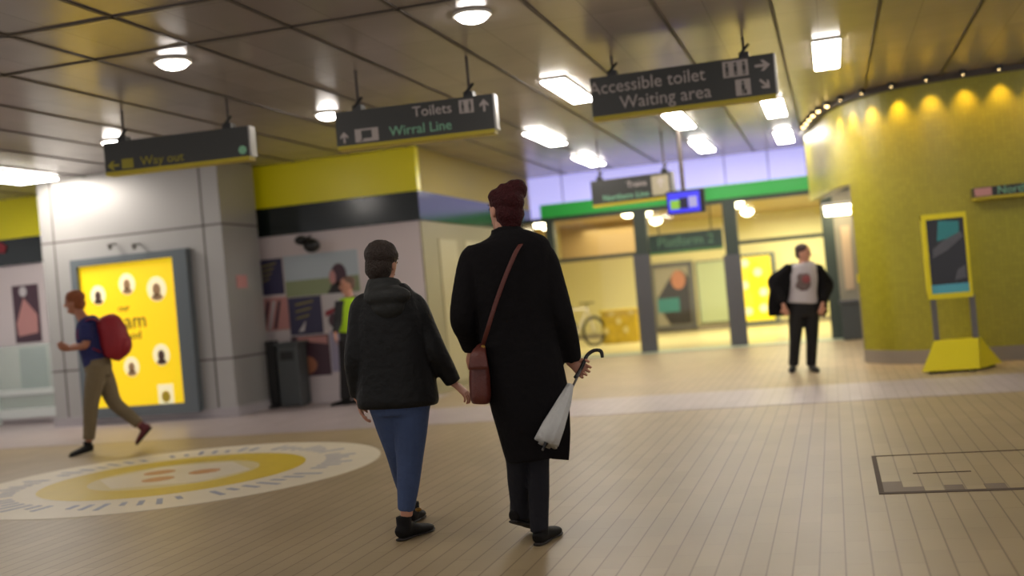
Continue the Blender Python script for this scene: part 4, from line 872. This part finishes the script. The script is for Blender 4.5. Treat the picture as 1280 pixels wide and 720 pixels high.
o = mb.build('shirt', M['tee'], T, remesh=.012); o['label'] = 'white shirt with a dark and red print'
c = at(1004, 352, D-.135)
mb = MB()
for dx, dz, a_, b_ in ((-3, -4, .05, .06), (3, -5, .06, .05), (0, 2, .085, .05), (5, 4, .05, .06), (-5, 6, .05, .04), (1, 9, .07, .035)): mb.ell(at(1004+dx, 351+dz, D-.13), (a_, .018, b_), ax=Matrix.Rotation(yaw, 3, 'Z'))
mb.build('print', mat('grey_brown_print', '#6a5a58', .8), o, smooth=True)
mb = MB(); mb.ell(at(1008, 349, D-.15), (.055, .012, .05), ax=Matrix.Rotation(yaw, 3, 'Z')); mb.build('red_print', mat('dusty_red_print', '#8d4a4c', .8), o, smooth=True)
mb = MB()
for h_, k_, a_ in ((h1, k1, a1_), (h2, k2, a2_)): limb(mb, [h_, L3(h_, k_, .5), k_, L3(k_, a_, .5), a_], [.105, .095, .078, .07, .066])
P_, A_, B_ = rows(D, [(374, 987, 1023, .12), (385, 986, 1024, .13), (396, 988, 1023, .12)]); mb.loft(P_, A_, B_); mb.build('trousers', M['blackt'], T, remesh=.012)
for hx, tx in ((993, 989), (1013, 1022)): shoe(T, onZ(hx, 460), onZ(tx, 466), M['shoe'])
# jacket: back panel, two flaring fronts, sleeves
mb = MB()
P_, A_, B_ = rows(D, [(329, 988, 1020, .05), (338, 980, 1028, .05), (360, 972, 1034, .035), (380, 968, 1034, .03), (392, 966, 1033, .03)], dd=.13); mb.loft(P_, A_, B_, seg=22, sq=.7)
mb.loft([at(988, 331, D-.02), at(980, 350, D-.02), at(972, 372, D-.04), at(972, 395, D-.04)], [.05, .1, .12, .12], [.03]*4, A=RH, sq=.6)
mb.loft([at(1021, 331, D-.02), at(1027, 350, D-.02), at(1029, 372, D-.04), at(1030, 392, D-.03)], [.04, .055, .055, .05], [.03]*4, A=RH, sq=.6)
mb.loft([at(968, 350, D+.06), at(968, 375, D+.06), at(970, 393, D+.06)], [.06, .07, .08], [.1, .08, .06], A=RH)
for S, E, W in arms: mb.loft([S+Z*.0, L3(S, E, .5), E, L3(E, W, .5), L3(E, W, .9)], [.078, .075, .075, .066, .055], sub=4)
mb.build('jacket', M['coat'], T, remesh=.012, iters=2)

# ---------------- person in hi-vis vest, partly behind the shorter person
G = V((onY(438, 500, 14.0).x, 14.0, 0)); D = (G-CAM).dot(FW); zy = lambda z, x=438: at(x, 0, D)
def hz(x, z, o=0):   # point at photo column x and height z
    x -= 5; lo, hi_ = 250., 560.
    for _ in range(40):
        md = (lo+hi_)/2
        if at(x, md, D).z > z: lo = md
        else: hi_ = md
    return at(x, (lo+hi_)/2, D+o)
T = thing('person', 'person in a fluorescent yellow vest before the shop, half hidden behind the shorter person', 'person', (G.x, G.y, 0))
bmb = MB(); hc = hz(439, 1.63); F_, rt, up, fw = head(bmb, hc, Z, -RH*.7-FH*.3, 1)
bmb.loft([hz(442, 1.42), hz(441, 1.5), hz(440, 1.58)], [.1, .06, .055], [.08, .06, .055], sub=3)
bmb.loft([hz(446, .86), hz(445, 1.0), hz(444, 1.12), hz(443, 1.3), hz(442, 1.43)], [.15, .155, .135, .16, .15], [.11, .11, .1, .11, .08])
ar = ((hz(430, 1.42, -.08), hz(427, 1.14, -.12), hz(424, .98, -.25)), (hz(458, 1.42, .05), hz(460, 1.14, .05), hz(456, .95, -.1)))
for q, (a_, b_, c_) in enumerate(ar): limb(bmb, [a_, L3(a_, b_, .5), b_, L3(b_, c_, .5), c_], [.055, .048, .042, .036, .027]); hand(bmb, c_, -Z-FH*.4, RH, 1 if q else -1, 1, .4)
lg = ((hz(438, .88), hz(437, .48), hz(437, .1)), (hz(452, .88), hz(453, .48), hz(453, .1)))
for h_, k_, a_ in lg: limb(bmb, [h_, L3(h_, k_, .5), k_, L3(k_, a_, .4), a_], [.085, .078, .055, .055, .038])
body = bmb.build('body', M['skin'], T, remesh=.0095); face_parts(F_, rt, up, fw, 1, T, body)
ax = Matrix((rt, fw, up)).transposed()
mb = MB(); mb.ell(F_(0, -.02, .055), (.082, .098, .075), ax=ax, seg=20); mb.ell(F_(0, -.05, 0), (.076, .06, .07), ax=ax, seg=20); mb.build('hair', mat('grey_brown_hair', '#6a5548', .7, bump=.6, bscale=80), T, remesh=.011, iters=2, displace=.01)
mb = MB()
for h_, k_, a_ in lg: limb(mb, [h_, L3(h_, k_, .5), k_, L3(k_, a_, .5), a_-Z*.02], [.115, .10, .085, .08, .078])
mb.build('trousers', M['blackt'], T, remesh=.013)
mb = MB(); mb.loft([hz(446, .8), hz(445, 1.0), hz(444, 1.2), hz(443, 1.38), hz(442, 1.47)], [.18, .175, .18, .19, .12], [.14, .13, .13, .13, .09])
for a_, b_, c_ in ar: mb.loft([a_, L3(a_, b_, .5), b_, L3(b_, c_, .5), L3(b_, c_, .9)], [.07, .066, .06, .052, .045], sub=3)
mb.build('jacket', mat('dark_grey_cloth', '#27272a', .8), T, remesh=.013)
mb = MB(); mb.loft([hz(445, .98), hz(445, 1.05), hz(444, 1.2), hz(443, 1.36), hz(442, 1.46)], [.19, .187, .19, .198, .13], [.15, .145, .145, .14, .1], seg=24)
v = mb.build('vest', M['hiviz'], T, remesh=.013)
for s_, xx in ((0, 437), (1, 452)):
    h_ = onZ(0, 0) if False else None
    p = V((hz(xx, .1).x, hz(xx, .1).y, 0)); shoe(T, p+RH*.06+FH*.03, p-RH*.2-FH*.05, M['shoe'])

# ================================================================ LIGHT
def area(loc, size, e, col, rot=(0, 0, 0)):
    ld = bpy.data.lights.new('area', 'AREA'); ld.shape = 'RECTANGLE'; ld.size, ld.size_y = size; ld.energy = e; ld.color = col
    o = bpy.data.objects.new('area_light', ld); COL.objects.link(o); o.location = loc; o.rotation_euler = rot; return o
area((-2.5, 24.5, HI-.15), (6, 4), 330, (1, .90, .62)); area((-.6, 26.8, HI-.2), (1.4, .6), 60, (1, .95, .7))
w = bpy.data.worlds.new('world'); sc.world = w; w.use_nodes = True; w.node_tree.nodes['Background'].inputs[0].default_value = (.93, .9, .92, 1); w.node_tree.nodes['Background'].inputs[1].default_value = .8
